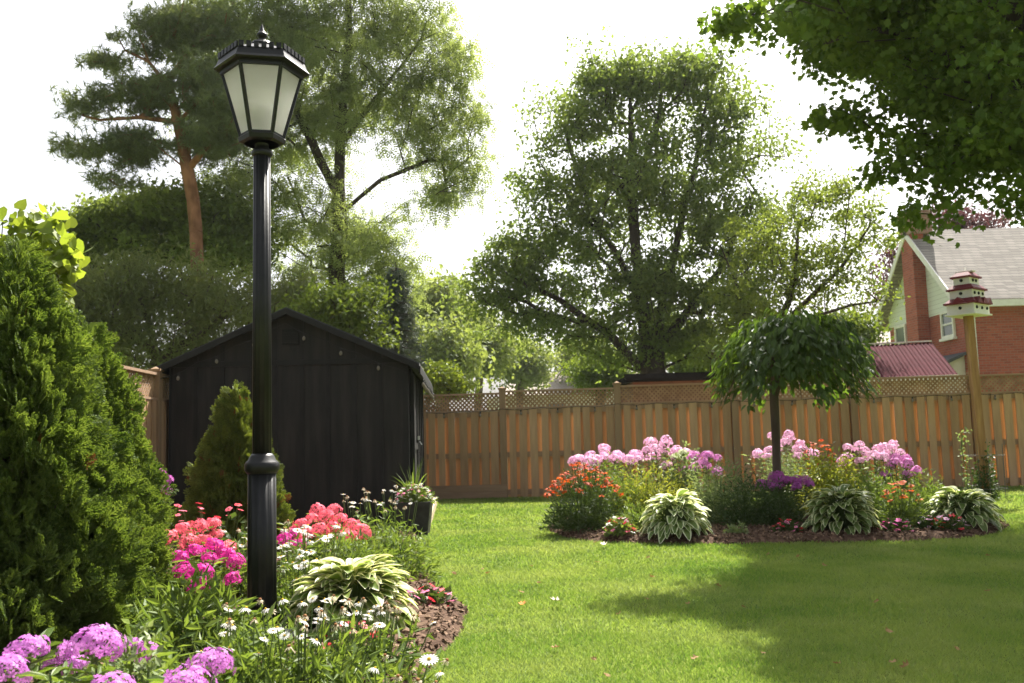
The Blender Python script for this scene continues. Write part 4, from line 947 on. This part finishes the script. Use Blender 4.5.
for i in range(22):
    a = i*2.4; ln = random.uniform(.35, .6); tl = random.uniform(.15, .9); pts = []
    for j in range(7):
        u = j/6; pts.append((ln*tl*u*math.cos(a), ln*tl*u*math.sin(a), .05+ln*(u-.55*tl*u*u)))
    pts = np.array(pts); sd_ = np.array([-math.sin(a), math.cos(a), 0])*.008; wv = np.array([1, 1, .95, .85, .7, .45, .05])[:, None]
    v = np.vstack([pts-sd_*wv, pts+sd_*wv]); mb.add(v, [(j, j+1, 8+j, 7+j) for j in range(6)])
mb.build('leaf_blades', M['plant'], t, world=False)

# ---- island bed
IG = 'phlox in the island bed'
def ip(px, d, f=None): return Gd(px, d, .05)
phlox('pale pink phlox at the left end of the island bed', ip(602, 10.9), .84, .40, 22, .068, 'pink', n=26, fr=.3, leaf=.08, extra=14, nl=12, group=IG)
phlox('tall pale pink phlox in the left middle of the island bed', ip(662, 10.9), .90, .36, 16, .068, 'pink', n=26, fr=.3, leaf=.08, extra=14, nl=12, group=IG)
phlox('mauve pink phlox behind the white edged hosta', ip(705, 10.7), .74, .26, 12, .055, 'mauve', n=26, fr=.3, leaf=.07, extra=12, nl=12, group=IG)
phlox('pink phlox behind the trunk of the small weeping tree', ip(786, 11.6), .90, .42, 20, .062, 'pink', n=26, fr=.3, leaf=.08, extra=18, nl=12, group=IG, leafm='plant_pale')
phlox('purple phlox at the foot of the small weeping tree', ip(787, 9.9), .52, .26, 20, .06, 'purple', n=26, fr=.3, leaf=.07, extra=16, nl=12, group=IG, leafm='plant_dark')
phlox('tall pink phlox at the right of the island bed', ip(878, 10.5), .86, .38, 18, .06, 'pink', n=26, fr=.3, leaf=.08, extra=16, nl=12, group=IG)
phlox('mauve pink phlox above the orange flowers', ip(906, 10.2), .66, .2, 10, .055, 'mauve', n=26, fr=.3, leaf=.08, extra=8, nl=12, group=IG)
def helen(label, loc, r, h, nf, cols=None, leafm='plant_dark', nl=1800, sz=.036):
    t = bush('orange_daisy_plant', label, 'orange flowers', loc, r, r*.8, h*.9, nl, .06, M[leafm], T_NARROW, 14, 'orange flowered plants in the island bed')
    fl = [p for p in dome_pts(nf, r, r*.8, h, .55, 1.08)]
    headed(t, fl, cols or HELEN, sz); return t
helen('large mound of orange red flowers at the left end of the island bed', ip(584, 9.8), .44, .6, 70, nl=3000)
helen('orange red flowers behind the lime yellow shrub', ip(822, 11.3), .25, .78, 24)
helen('bright orange flowers in front of the tall pink phlox', ip(903, 9.1), .2, .42, 22, [FLW['orange'], HELEN[1]], 'plant', 900, .034)
LG = 'leafy plants of the island bed'
bush('lime_shrub', 'lime yellow shrub between the two hostas and the pink phlox', 'shrub', ip(832, 10.3), .36, .3, .68, 3000, .05, M['plant_lime'], T_LEAF, group=LG)
bush('lime_shrub', 'yellow green leafy plant in front of the tall pale pink phlox', 'shrub', ip(650, 10.2), .42, .34, .6, 3200, .055, M['plant_lime'], T_NARROW, group=LG)
t = bush('pale_flower_shrub', 'tall pale green shrub with creamy white cones among the pink phlox', 'shrub', ip(683, 10.5), .24, .2, .76, 1400, .055, M['plant_pale'], T_LEAF, group=LG)
for i, p in enumerate(dome_pts(4, .16, .14, .76, .8, 1.05)): inst('flower_head', head('greenwhite', 0, 26, .3), t, p, (0, 0, i), .045)
bush('leafy_perennial', 'grey green leafy mound behind the white edged hosta', 'perennial', ip(724, 10.0), .42, .34, .6, 3400, .055, M['plant_pale'], T_NARROW, group=LG)
bush('leafy_perennial', 'dark green rounded bush between the white edged hosta and the purple phlox', 'perennial', ip(745, 9.55), .40, .34, .50, 4200, .045, M['plant_dark'], T_NARROW, group=LG)
bush('leafy_perennial', 'dark leafy plant below the purple phlox', 'perennial', ip(778, 9.5), .32, .26, .38, 2200, .05, M['plant_dark'], T_NARROW, group=LG)
bush('leafy_perennial', 'mid green plant between pink phlox and orange daisies at the left', 'perennial', ip(628, 10.2), .38, .3, .55, 2800, .05, M['plant'], T_NARROW, group=LG)
bush('leafy_perennial', 'mid green foliage under the tall pink phlox at the right', 'perennial', ip(872, 9.7), .36, .28, .52, 2600, .055, M['plant'], T_NARROW, group=LG)
bush('leafy_perennial', 'small bright green tuft right above the white edged hosta', 'perennial', ip(688, 9.5), .14, .12, .45, 700, .045, M['plant_lime'], T_NARROW, group=LG)
bush('leafy_perennial', 'pale low foliage at the far left tip of the island bed', 'perennial', ip(557, 10.4), .14, .14, .22, 450, .05, M['plant_pale'], T_NARROW, group=LG)
bush('leafy_perennial', 'leafy green foliage under the pale pink phlox at the left end', 'perennial', ip(612, 10.5), .4, .3, .62, 2800, .055, M['plant'], T_NARROW, group=LG)
bush('leafy_perennial', 'pale leafy foliage under the pink phlox behind the weeping tree trunk', 'perennial', ip(800, 11.0), .5, .35, .66, 3200, .055, M['plant_pale'], T_NARROW, group=LG)
bush('leafy_perennial', 'green foliage at the right behind the orange flowers', 'perennial', ip(925, 9.9), .32, .26, .42, 2000, .055, M['plant'], T_NARROW, group=LG)
bush('leafy_perennial', 'dark low foliage between the two cream edged hostas', 'perennial', ip(905, 9.3), .3, .24, .28, 1500, .05, M['plant_dark'], T_NARROW, group=LG)
bush('leafy_perennial', 'low green foliage between the orange mound and the white edged hosta', 'perennial', ip(640, 9.4), .24, .2, .26, 1300, .05, M['plant'], T_NARROW, group=LG)
hosta('white edged hosta at the front of the island bed in full sun', ip(676, 9.05), .42, .34, 230, .14, 'hosta_white')
hosta('dark green cream edged hosta below the lime yellow shrub', ip(842, 9.0), .46, .35, 240, .14, 'hosta')
hosta('spreading cream edged hosta at the right tip of the island bed', ip(962, 9.25), .48, .29, 230, .14, 'hosta')
impatiens('red and pink bedding plant left of the white edged hosta', ip(619, 9.15), .15, .17, 20, ['red', 'rose', 'white', 'coral'], 'plant', .02, group='small bedding plants in the beds', nl=350)
impatiens('crimson bedding plant below the purple phlox', ip(787, 8.95), .13, .12, 14, ['red', 'rose'], group='small bedding plants in the beds')
impatiens('dusty pink bedding plant below the orange flowers', ip(896, 8.8), .14, .12, 14, ['rose', 'magenta'], group='small bedding plants in the beds')
impatiens('red bedding plant in front of the right hosta', ip(950, 8.85), .16, .14, 18, ['red', 'red', 'pink'], group='small bedding plants in the beds')
impatiens('pale pink bedding plant beside the red one at the right', ip(928, 8.9), .08, .13, 7, ['pink', 'white'], group='small bedding plants in the beds')
bush('ground_cover_plant', 'tiny pale seedling tuft on the soil below the dark rounded bush', 'perennial', ip(738, 8.95), .1, .08, .1, 160, .04, M['plant_pale'], T_LEAF, 4)
# vine at the birdhouse pole
t = bush('climbing_plant', 'dark climbing plant inside the wire cage at the pole', 'climber', bb+[0, -.02, 0], .16, .16, .7, 900, .045, M['plant_dark'], T_LEAF)
t = thing('climbing_plant', 'thin pale flowering stem climbing left of the birdhouse pole', 'climber', bb+[-.3, -.1, 0]); mb = MB(); pts = [(0, 0, 0), (.02, 0, .35), (-.03, 0, .7), (.0, 0, .98)]
mb.tube(pts, .006, 5).build('stem', M['stem'], t, world=False)
p = np.stack([rng.normal(size=120)*.035, rng.normal(size=120)*.03, .1+.9*rng.random(120)], 1); MB().scatter(T_LEAF, p, rdir(120), rdir(120, (0, 0, 1)), .05).build('foliage', M['plant_pale'], t, world=False)

# ---- small weeping tree
wb = ip(779, 10.3); WT = thing('weeping_tree', 'small umbrella shaped weeping tree in the island bed', 'tree', wb)
ztc = float(Wp(787, 398, 10.3)[2]); cc = Wp(793, 365, 10.3)-wb
mb = MB(); mb.tube([(0, 0, -.05), (.0, 0, .3), (.015, 0, .8), (.02, 0, ztc-.02), (.05, 0, ztc+.12)], [.06, .05, .045, .05, .06], 10)
nb = 46
for i in range(nb):
    a = i*2.39996; rr = .78*math.sqrt((i+.5)/nb); top = np.array([cc[0]+rr*.55*math.cos(a), rr*.55*math.sin(a), ztc+.75-.12*rr]); end = np.array([cc[0]+rr*math.cos(a), rr*math.sin(a), ztc+.55-.6*(rr/.78)**3])
    st = np.array([.04, 0, ztc+.08]); mb.tube([st, (st+top)/2+[0, 0, .08], top, end], [.02, .014, .009, .004], 5)
mb.build('trunk', M['bark'], WT, smooth=True, world=False)
n = 6400; a = rng.random(n)*2*math.pi; u = rng.random(n)**.55
rr = .80*u*(1+.07*np.sin(a*5)+.05*np.sin(a*8+1)+.05*np.sin(a*17+u*9)); dep = rng.random(n)**1.6
zt_ = ztc+.80*np.clip(1-(u*.95)**3, 0, 1)**.5+.06*np.sin(a*4+u*7); zb_ = ztc+.02-.02*u+.06*np.sin(a*7)
bot = np.where(u > .78, ztc+.03+.10*np.sin(a*6)+.05*np.sin(a*13), ztc+.22+.2*(1-u)); z = zt_-(zt_-bot)*dep*np.where(u > .7, 1.0, .55)
p = np.stack([cc[0]+rr*np.cos(a), rr*np.sin(a), z], 1)+rng.normal(size=(n, 3))*.035+np.stack([0*a, 0*a, .05*np.sin(a*6+u*8)], 1)
fw = np.stack([np.cos(a)*(.3+.4*u), np.sin(a)*(.3+.4*u), -.9+0*u], 1)+rng.normal(size=(n, 3))*.35
up = np.stack([np.cos(a)*(.4+u), np.sin(a)*(.4+u), np.full(n, .9)], 1)+rng.normal(size=(n, 3))*.35
MB().scatter(([(0, 0, 0), (-.24, .25, .05), (-.2, .6, .03), (0, 1, -.08), (.2, .6, .03), (.24, .25, .05)], [(0, 5, 4, 3), (0, 3, 2, 1)], [0, 0]), p, fw, up, .10*(.6+.7*rng.random(n))).build('crown', M['weep_leaf'], WT, world=False)

# ================================================================== TREES
# overhanging maple at the right
tree('maple_tree', 'near dark green maple overhanging the lawn at the top right', 'tree',
     [[np.array([7.3, 9.6, 0]), np.array([7.2, 9.6, 2.6]), np.array([6.9, 9.6, 4.4]), np.array([6.4, 9.5, 6.4]), np.array([6.3, 9.4, 8.5])],
      [np.array([7.1, 9.6, 3.6]), np.array([5.9, 9.5, 5.0]), np.array([4.4, 9.2, 5.9]), np.array([3.1, 9.0, 6.2])],
      [np.array([6.8, 9.6, 4.6]), np.array([5.6, 9.0, 6.0]), np.array([4.2, 8.4, 7.4])]],
     [PL(778, 12, 9, 34, 30), PL(738, 14, 9.3, 22, 22)+(3,), PL(836, 112, 10.5, 26, 6)+(9,), PL(868, 118, 10.5, 20, 8)+(5,), PL(880, 165, 10, 18, 10)+(4,), PL(925, 205, 9.8, 24, 10)+(4,), PL(800, 40, 9.2, 26, 12)+(3,), PL(850, -5, 9.5, 75, 45), PL(925, 35, 10, 75, 60), PL(1000, 60, 9.5, 100, 90), PL(1020, 140, 9.3, 85, 60), PL(960, 140, 10, 65, 55), PL(872, 106, 10.5, 42, 14), PL(935, 172, 10, 45, 26), PL(1010, 190, 9.6, 60, 30), PL(905, 105, 10.2, 40, 40),
      PL(1040, -130, 9.3, 110, 100), PL(1120, 0, 9.5, 110, 150), PL(1130, 140, 9.8, 90, 80), PL(885, 15, 12, 80, 50), PL(970, 20, 12, 80, 60), PL(965, 90, 12, 60, 45), PL(1030, 100, 12.5, 70, 70), PL(835, -12, 13, 60, 34), SHD(790, 612, 6.5, .45), SHD(815, 600, 6.3, .75), SHD(860, 630, 6.5, .65), SHD(930, 645, 6.5, .8), SHD(1000, 640, 6.5, .9), SHD(925, 672, 7, .4), SHD(980, 590, 6.2, .9),
      SHD(870, 570, 6, .8), SHD(775, 550, 7.2, .45), SHD(805, 580, 6.6, .5), SHD(945, 555, 6, .8), SHD(980, 680, 7, .8), SHD(1060, 600, 6.5, 1.0), SHD(830, 552, 7, .5), SHD(800, 570, 6.2, .4), SHD(900, 600, 6.2, .9), SHD(890, 640, 7, .5), SHD(1000, 550, 6, .8), PL(1180, -150, 9.5, 120, 150)],
     1300, 80, .08, M['leaf_near'], M['bark_dark'], .2, .006, tpl=T_MAPLE, cr=.38, flat=.45, upb=1.2, droop=.35)
# pine
d = 22
tree('pine_tree', 'tall leaning pine with an orange brown trunk behind the shed', 'tree',
     [TR(d, (205, 400), (199, 265), (193, 200), (182, 140), (167, 85), (160, 72)), TR(d, (167, 85), (150, 62), (125, 50)), TR(d, (168, 82), (185, 58), (195, 35)), TR(d, (178, 122), (140, 118), (100, 120))],
     [PL(105, 62, d, 34, 17), PL(160, 38, d, 45, 20), PL(88, 105, d, 26, 16), PL(82, 150, d, 24, 16), PL(145, 95, d, 42, 20), PL(205, 85, d, 45, 28), PL(190, 25, d, 55, 24), PL(135, 150, d, 45, 20), PL(210, 140, d, 40, 24), PL(110, 180, d, 30, 12), PL(235, 110, d, 40, 25)],
     300, 34, .22, M['needle'], M['bark_pine'], .16, .012, tpl=T_TUFT, cr=.45, flat=.5)
d = 25
tree('locust_tree', 'large feathery leaved tree behind the shed and lamp post', 'tree',
     [TR(d, (345, 400), (338, 270), (340, 160), (348, 40), (350, -60)), TR(d, (340, 200), (300, 120), (270, 30)), TR(d, (345, 210), (380, 180), (430, 160)), TR(d, (345, 140), (390, 80), (420, 40))],
     [PL(390, 20, d, 60, 40), PL(425, 80, d, 50, 36), PL(440, 140, d, 48, 30), PL(450, 180, d, 34, 26), PL(345, 90, d, 80, 60), PL(290, 130, d, 60, 55), PL(375, 240, d, 50, 40), PL(395, 275, d, 35, 26), PL(300, 220, d, 70, 55), PL(240, 40, d, 65, 50), PL(310, 20, d, 70, 50), PL(350, -60, d, 120, 60), PL(250, -40, d, 90, 50), PL(240, 190, d, 55, 40), PL(330, 285, d, 60, 24), PL(465, 110, d, 22, 22), PL(455, 45, d, 24, 30), PL(470, 165, d, 20, 24), PL(415, 120, d, 40, 40), PL(225, 110, d, 45, 40), PL(260, 80, d, 45, 40)],
     540, 58, .33, M['leaf_locust'], M['bark_dark'], .24, .012, tpl=T_PINNATE, cr=.68, droop=.5, flat=.6)
d = 21
tree('scrub_tree', 'dusky tangled low tree behind the side fence and the shed', 'tree',
     [TR(d, (160, 400), (150, 330), (130, 270)), TR(d, (160, 360), (220, 320), (260, 280)), TR(d, (155, 350), (100, 320), (50, 300))],
     [PL(120, 285, d, 65, 35), PL(195, 290, d, 65, 36), PL(90, 330, d, 60, 40), PL(255, 310, d, 60, 36), PL(165, 340, d, 90, 30), PL(45, 300, d, 45, 40), PL(300, 300, d, 40, 28)],
     380, 120, .15, M['leaf_dusky'], M['bark'], .16, .012, cr=.6, tpl=T_NARROW, bend=.6)
d = 24
tree('broadleaf_tree', 'dark leafy tree behind the pine at the left', 'tree',
     [TR(d, (120, 400), (130, 300), (140, 210))], [PL(130, 220, d, 60, 34), PL(90, 235, d, 45, 26), PL(180, 215, d, 55, 34), PL(225, 240, d, 50, 40), PL(60, 262, d, 40, 30), PL(150, 250, d, 60, 30)],
     240, 130, .14, M['leaf_dark'], M['bark_dark'], .2, .014, cr=.6)
d = 19.5
tree('maple_tree', 'bright green maple showing above the right slope of the shed roof', 'tree',
     [TR(d, (350, 400), (352, 330), (350, 300))], [PL(345, 305, d, 42, 26), PL(365, 330, d, 32, 20), PL(315, 318, d, 30, 18)], 60, 110, .11, M['leaf_mid'], M['bark_dark'], .12, .012, cr=.5)
# spruce
sb_ = Gd(399, 20.5); St = thing('spruce_tree', 'dark blue green spruce at the right shoulder of the shed', 'tree', sb_); hS = float(Wp(399, 262, 20.5)[2])
mb = MB().tube([(0, 0, 0), (0, 0, hS)], [.14, .01], 7); P_ = []; 
for i in range(90):
    zz = hS*(.12+.86*i/90); a = i*2.39996; L = (hS-zz)*.26+.12
    mb.tube([(0, 0, zz), (L*math.cos(a), L*math.sin(a), zz-.16*L)], [.025, .006], 4)
    for j in range(46): u = random.random()**.7; P_.append((L*u*math.cos(a)+random.gauss(0, .07), L*u*math.sin(a)+random.gauss(0, .07), zz-.16*L*u-random.random()*.22))
mb.build('trunk', M['bark_dark'], St, world=False); P_ = np.array(P_)
MB().scatter(T_TUFT, P_, rdir(len(P_), (0, 0, -.7)), rdir(len(P_)), .15).build('crown', M['spruce'], St, world=False)
# central tree
d = 26
tree('maple_tree', 'large spreading multi trunked maple in the centre beyond the fence', 'tree',
     [TR(d, (655, 405), (655, 372), (662, 300), (690, 190), (705, 110)), TR(d, (653, 372), (640, 300), (632, 190), (630, 90)), TR(d, (648, 375), (610, 335), (560, 300), (510, 275)), TR(d, (658, 350), (720, 270), (755, 190)), TR(d, (640, 300), (590, 210), (565, 130)), TR(d, (632, 200), (655, 130), (668, 70))],
     [PL(605, 72, d, 45, 26), PL(695, 68, d, 50, 26), PL(530, 160, d, 26, 26), PL(540, 235, d, 42, 36), PL(615, 345, d, 60, 22), PL(700, 345, d, 50, 24), PL(640, 85, d, 70, 42), PL(575, 110, d, 48, 40), PL(705, 100, d, 55, 42), PL(745, 150, d, 45, 45), PL(640, 180, d, 85, 65), PL(560, 190, d, 50, 50), PL(725, 225, d, 62, 50), PL(520, 270, d, 50, 34), PL(488, 292, d, 34, 24), PL(600, 270, d, 80, 50), PL(680, 300, d, 75, 48), PL(560, 325, d, 50, 26), PL(505, 320, d, 38, 28), PL(750, 285, d, 45, 40), PL(650, 350, d, 60, 22), PL(780, 200, d, 26, 30)],
     660, 130, .13, M['leaf_centre'], M['bark_dark'], .34, .014, cr=.66, shell=.5, flat=.55)
d = 22.5
tree('maple_tree', 'airy pale green tree left of the brick house with sky showing through', 'tree',
     [TR(d, (768, 405), (760, 330), (735, 280), (720, 245)), TR(d, (765, 350), (790, 300), (800, 220)), TR(d, (780, 325), (840, 270), (870, 225)), TR(d, (775, 330), (850, 305), (905, 298))],
     [PL(770, 240, d, 45, 34), PL(825, 205, d, 42, 28), PL(862, 232, d, 36, 26), PL(800, 275, d, 48, 26), PL(865, 298, d, 44, 14), PL(735, 300, d, 30, 32), PL(840, 262, d, 42, 24), PL(780, 315, d, 60, 20), PL(725, 345, d, 30, 24), PL(878, 195, d, 18, 18)],
     150, 105, .10, M['leaf_lime2'], M['bark_dark'], .15, .010, cr=.48)
tree('plum_tree', 'purple leaved tree behind the chimney of the brick house', 'tree', [TR(46, (960, 410), (960, 300), (955, 225))], [PL(940, 216, 46, 26, 13), PL(975, 222, 46, 30, 14), PL(905, 260, 46, 20, 18), PL(960, 240, 46, 30, 20), PL(890, 285, 46, 14, 24)], 90, 60, .22, M['purple_leaf'], M['bark_dark'], .3, .02, cr=1.0)
# far row
far = [(440, 300, 44, 26, 26, 'far pale green tree at the right end of the shed roof'), (478, 330, 48, 34, 30, 'far pale tree between the shed and the central maple'), (445, 345, 40, 26, 30, 'rounded far tree just above the fence beside the shed'),
       (520, 352, 55, 34, 22, 'far tree below the left limb of the central maple'), (585, 350, 62, 34, 20, 'far tree behind the distant grey brown roof'), (700, 350, 34, 50, 26, 'leafy tree behind the black roofed outbuilding'), (600, 368, 36, 26, 12, 'low greenery right of the distant grey brown roof'), (840, 330, 30, 40, 14, 'low tree in front of the pale far house'), (-20, 330, 30, 60, 40, 'far tree at the left edge behind the side fence')]
for px, py, d, rx, ry, lab in far:
    tree('broadleaf_tree', lab, 'tree', [TR(d, (px, 412), (px+2, py+10), (px, py-4))], [PL(px, py, d, rx*.8, ry*.8), PL(px-rx*.35, py+ry*.5, d, rx*.6, ry*.5), PL(px+rx*.4, py+ry*.55, d, rx*.6, ry*.5), PL(px, py+ry, d, rx*.8, ry*.5)],
         90, 90, .16 if d < 38 else .24, M['leaf_far'] if d > 38 else M['leaf_mid'], M['bark'], .2, .02, cr=.8 if d < 40 else 1.2, group='trees beyond the fence')
d = 20.5
tree('shrub_tree', 'pale yellow green shrub above the fence beside the shed', 'shrub', [TR(d, (445, 410), (446, 385), (444, 372))], [PL(443, 375, d, 17, 14), PL(450, 388, d, 22, 12)], 40, 70, .09, M['leaf_lime'], M['bark'], .06, .008, cr=.3)
# lime broadleaved tree at far left
d = 6.2
tree('linden_tree', 'sunlit lime green broadleaved young tree behind the largest arborvitae', 'tree',
     [[Gd(-30, d), Wp(-20, 420, d), Wp(10, 270, d), Wp(30, 225, d)], [Wp(-10, 330, d), Wp(30, 275, d), Wp(75, 265, d)]],
     [PL(15, 222, d, 22, 12), PL(48, 228, d, 20, 12), PL(60, 262, d, 28, 12), PL(50, 290, d, 16, 10), PL(15, 255, d, 30, 20), PL(-25, 250, d, 30, 40), PL(80, 272, d, 12, 7)],
     64, 11, .085, M['leaf_lime'], M['bark'], .03, .003, tpl=T_HEART, cr=.12, flat=.8)

# ================================================================== fallen leaves
def curled(m):
    v = [(x*1.0, y, 1.3*(x*x*(1+x)+.5*(y-.5)**2)+.03) for x, y, z in T_MAPLE[0]]
    return MB().add(v, T_MAPLE[1]).mesh('fallen_leaf', [M[m]])
CL = {k: curled(k) for k in ('dry_leaf', 'pale_leaf', 'orange_leaf')}
def G2(px, py):
    v = _f + (px-512)/FPX*_r - (py-341.5)/FPX*_u; return CAM+v*(-EYE/v[2])
spots = [(452, 577), (490, 577), (483, 574), (520, 597), (537, 588), (530, 570), (597, 546), (598, 567), (650, 562), (650, 582), (645, 604), (689, 610), (800, 560), (826, 570), (770, 558), (741, 612), (880, 607), (891, 638), (955, 654), (840, 672), (762, 660), (893, 672), (910, 674), (620, 620), (560, 655), (596, 668), (605, 682), (818, 547), (990, 597), (985, 560), (715, 590), (700, 665)]
for i, (px, py) in enumerate(spots):
    o = bpy.data.objects.new('fallen_leaf', CL['dry_leaf']); scene.collection.objects.link(o); g = G2(px, py)
    sh = px > 690 and py > 545
    o.location = (g[0], g[1], .03); o.rotation_euler = (random.uniform(-.4, .4), random.uniform(-.4, .4), random.random()*6); s_ = random.uniform(.03, .05); o.scale = (s_,)*3
    tag(o, 'small dry brown leaf lying on the shaded part of the lawn' if sh else 'small dry brown leaf lying on the sunny part of the lawn', 'fallen leaf', 'fallen leaves on the lawn')
for m, px, py, lab, s_ in (('pale_leaf', 561, 609, 'pale whitish dry leaf lying alone in the middle of the lawn', .07), ('orange_leaf', 521, 612, 'bright orange dry leaf on the lawn right of the bare soil', .05), ('pale_leaf', 603, 550, 'pale whitish dry leaf on the lawn before the island bed', .07)):
    o = bpy.data.objects.new('fallen_leaf', CL[m]); scene.collection.objects.link(o); g = G2(px, py); o.location = (g[0], g[1], .035); o.rotation_euler = (.3, .2, px); o.scale = (s_,)*3
    tag(o, lab, 'fallen leaf', 'fallen leaves on the lawn')

# ================================================================== thin added volume imitating the pale veil of lens glare
VEIL = 0.00025
mb = MB(); mb.box(-150, 150, -60, 240, -1.0, 22.0)
hm = bpy.data.materials.new('lens_veil'); hm.use_nodes = True; hn = hm.node_tree; hn.nodes.remove(hn.nodes['Principled BSDF'])
pv = hn.nodes.new('ShaderNodeVolumePrincipled'); pv.inputs['Color'].default_value = (.95, .96, .97, 1); pv.inputs['Density'].default_value = VEIL; pv.inputs['Anisotropy'].default_value = .35
hn.links.new(pv.outputs[0], hn.nodes['Material Output'].inputs['Volume'])
tag(mb.build('lens_veil', hm), 'thin pale added veil imitating lens glare over the garden', 'lens_veil', kind='stuff')
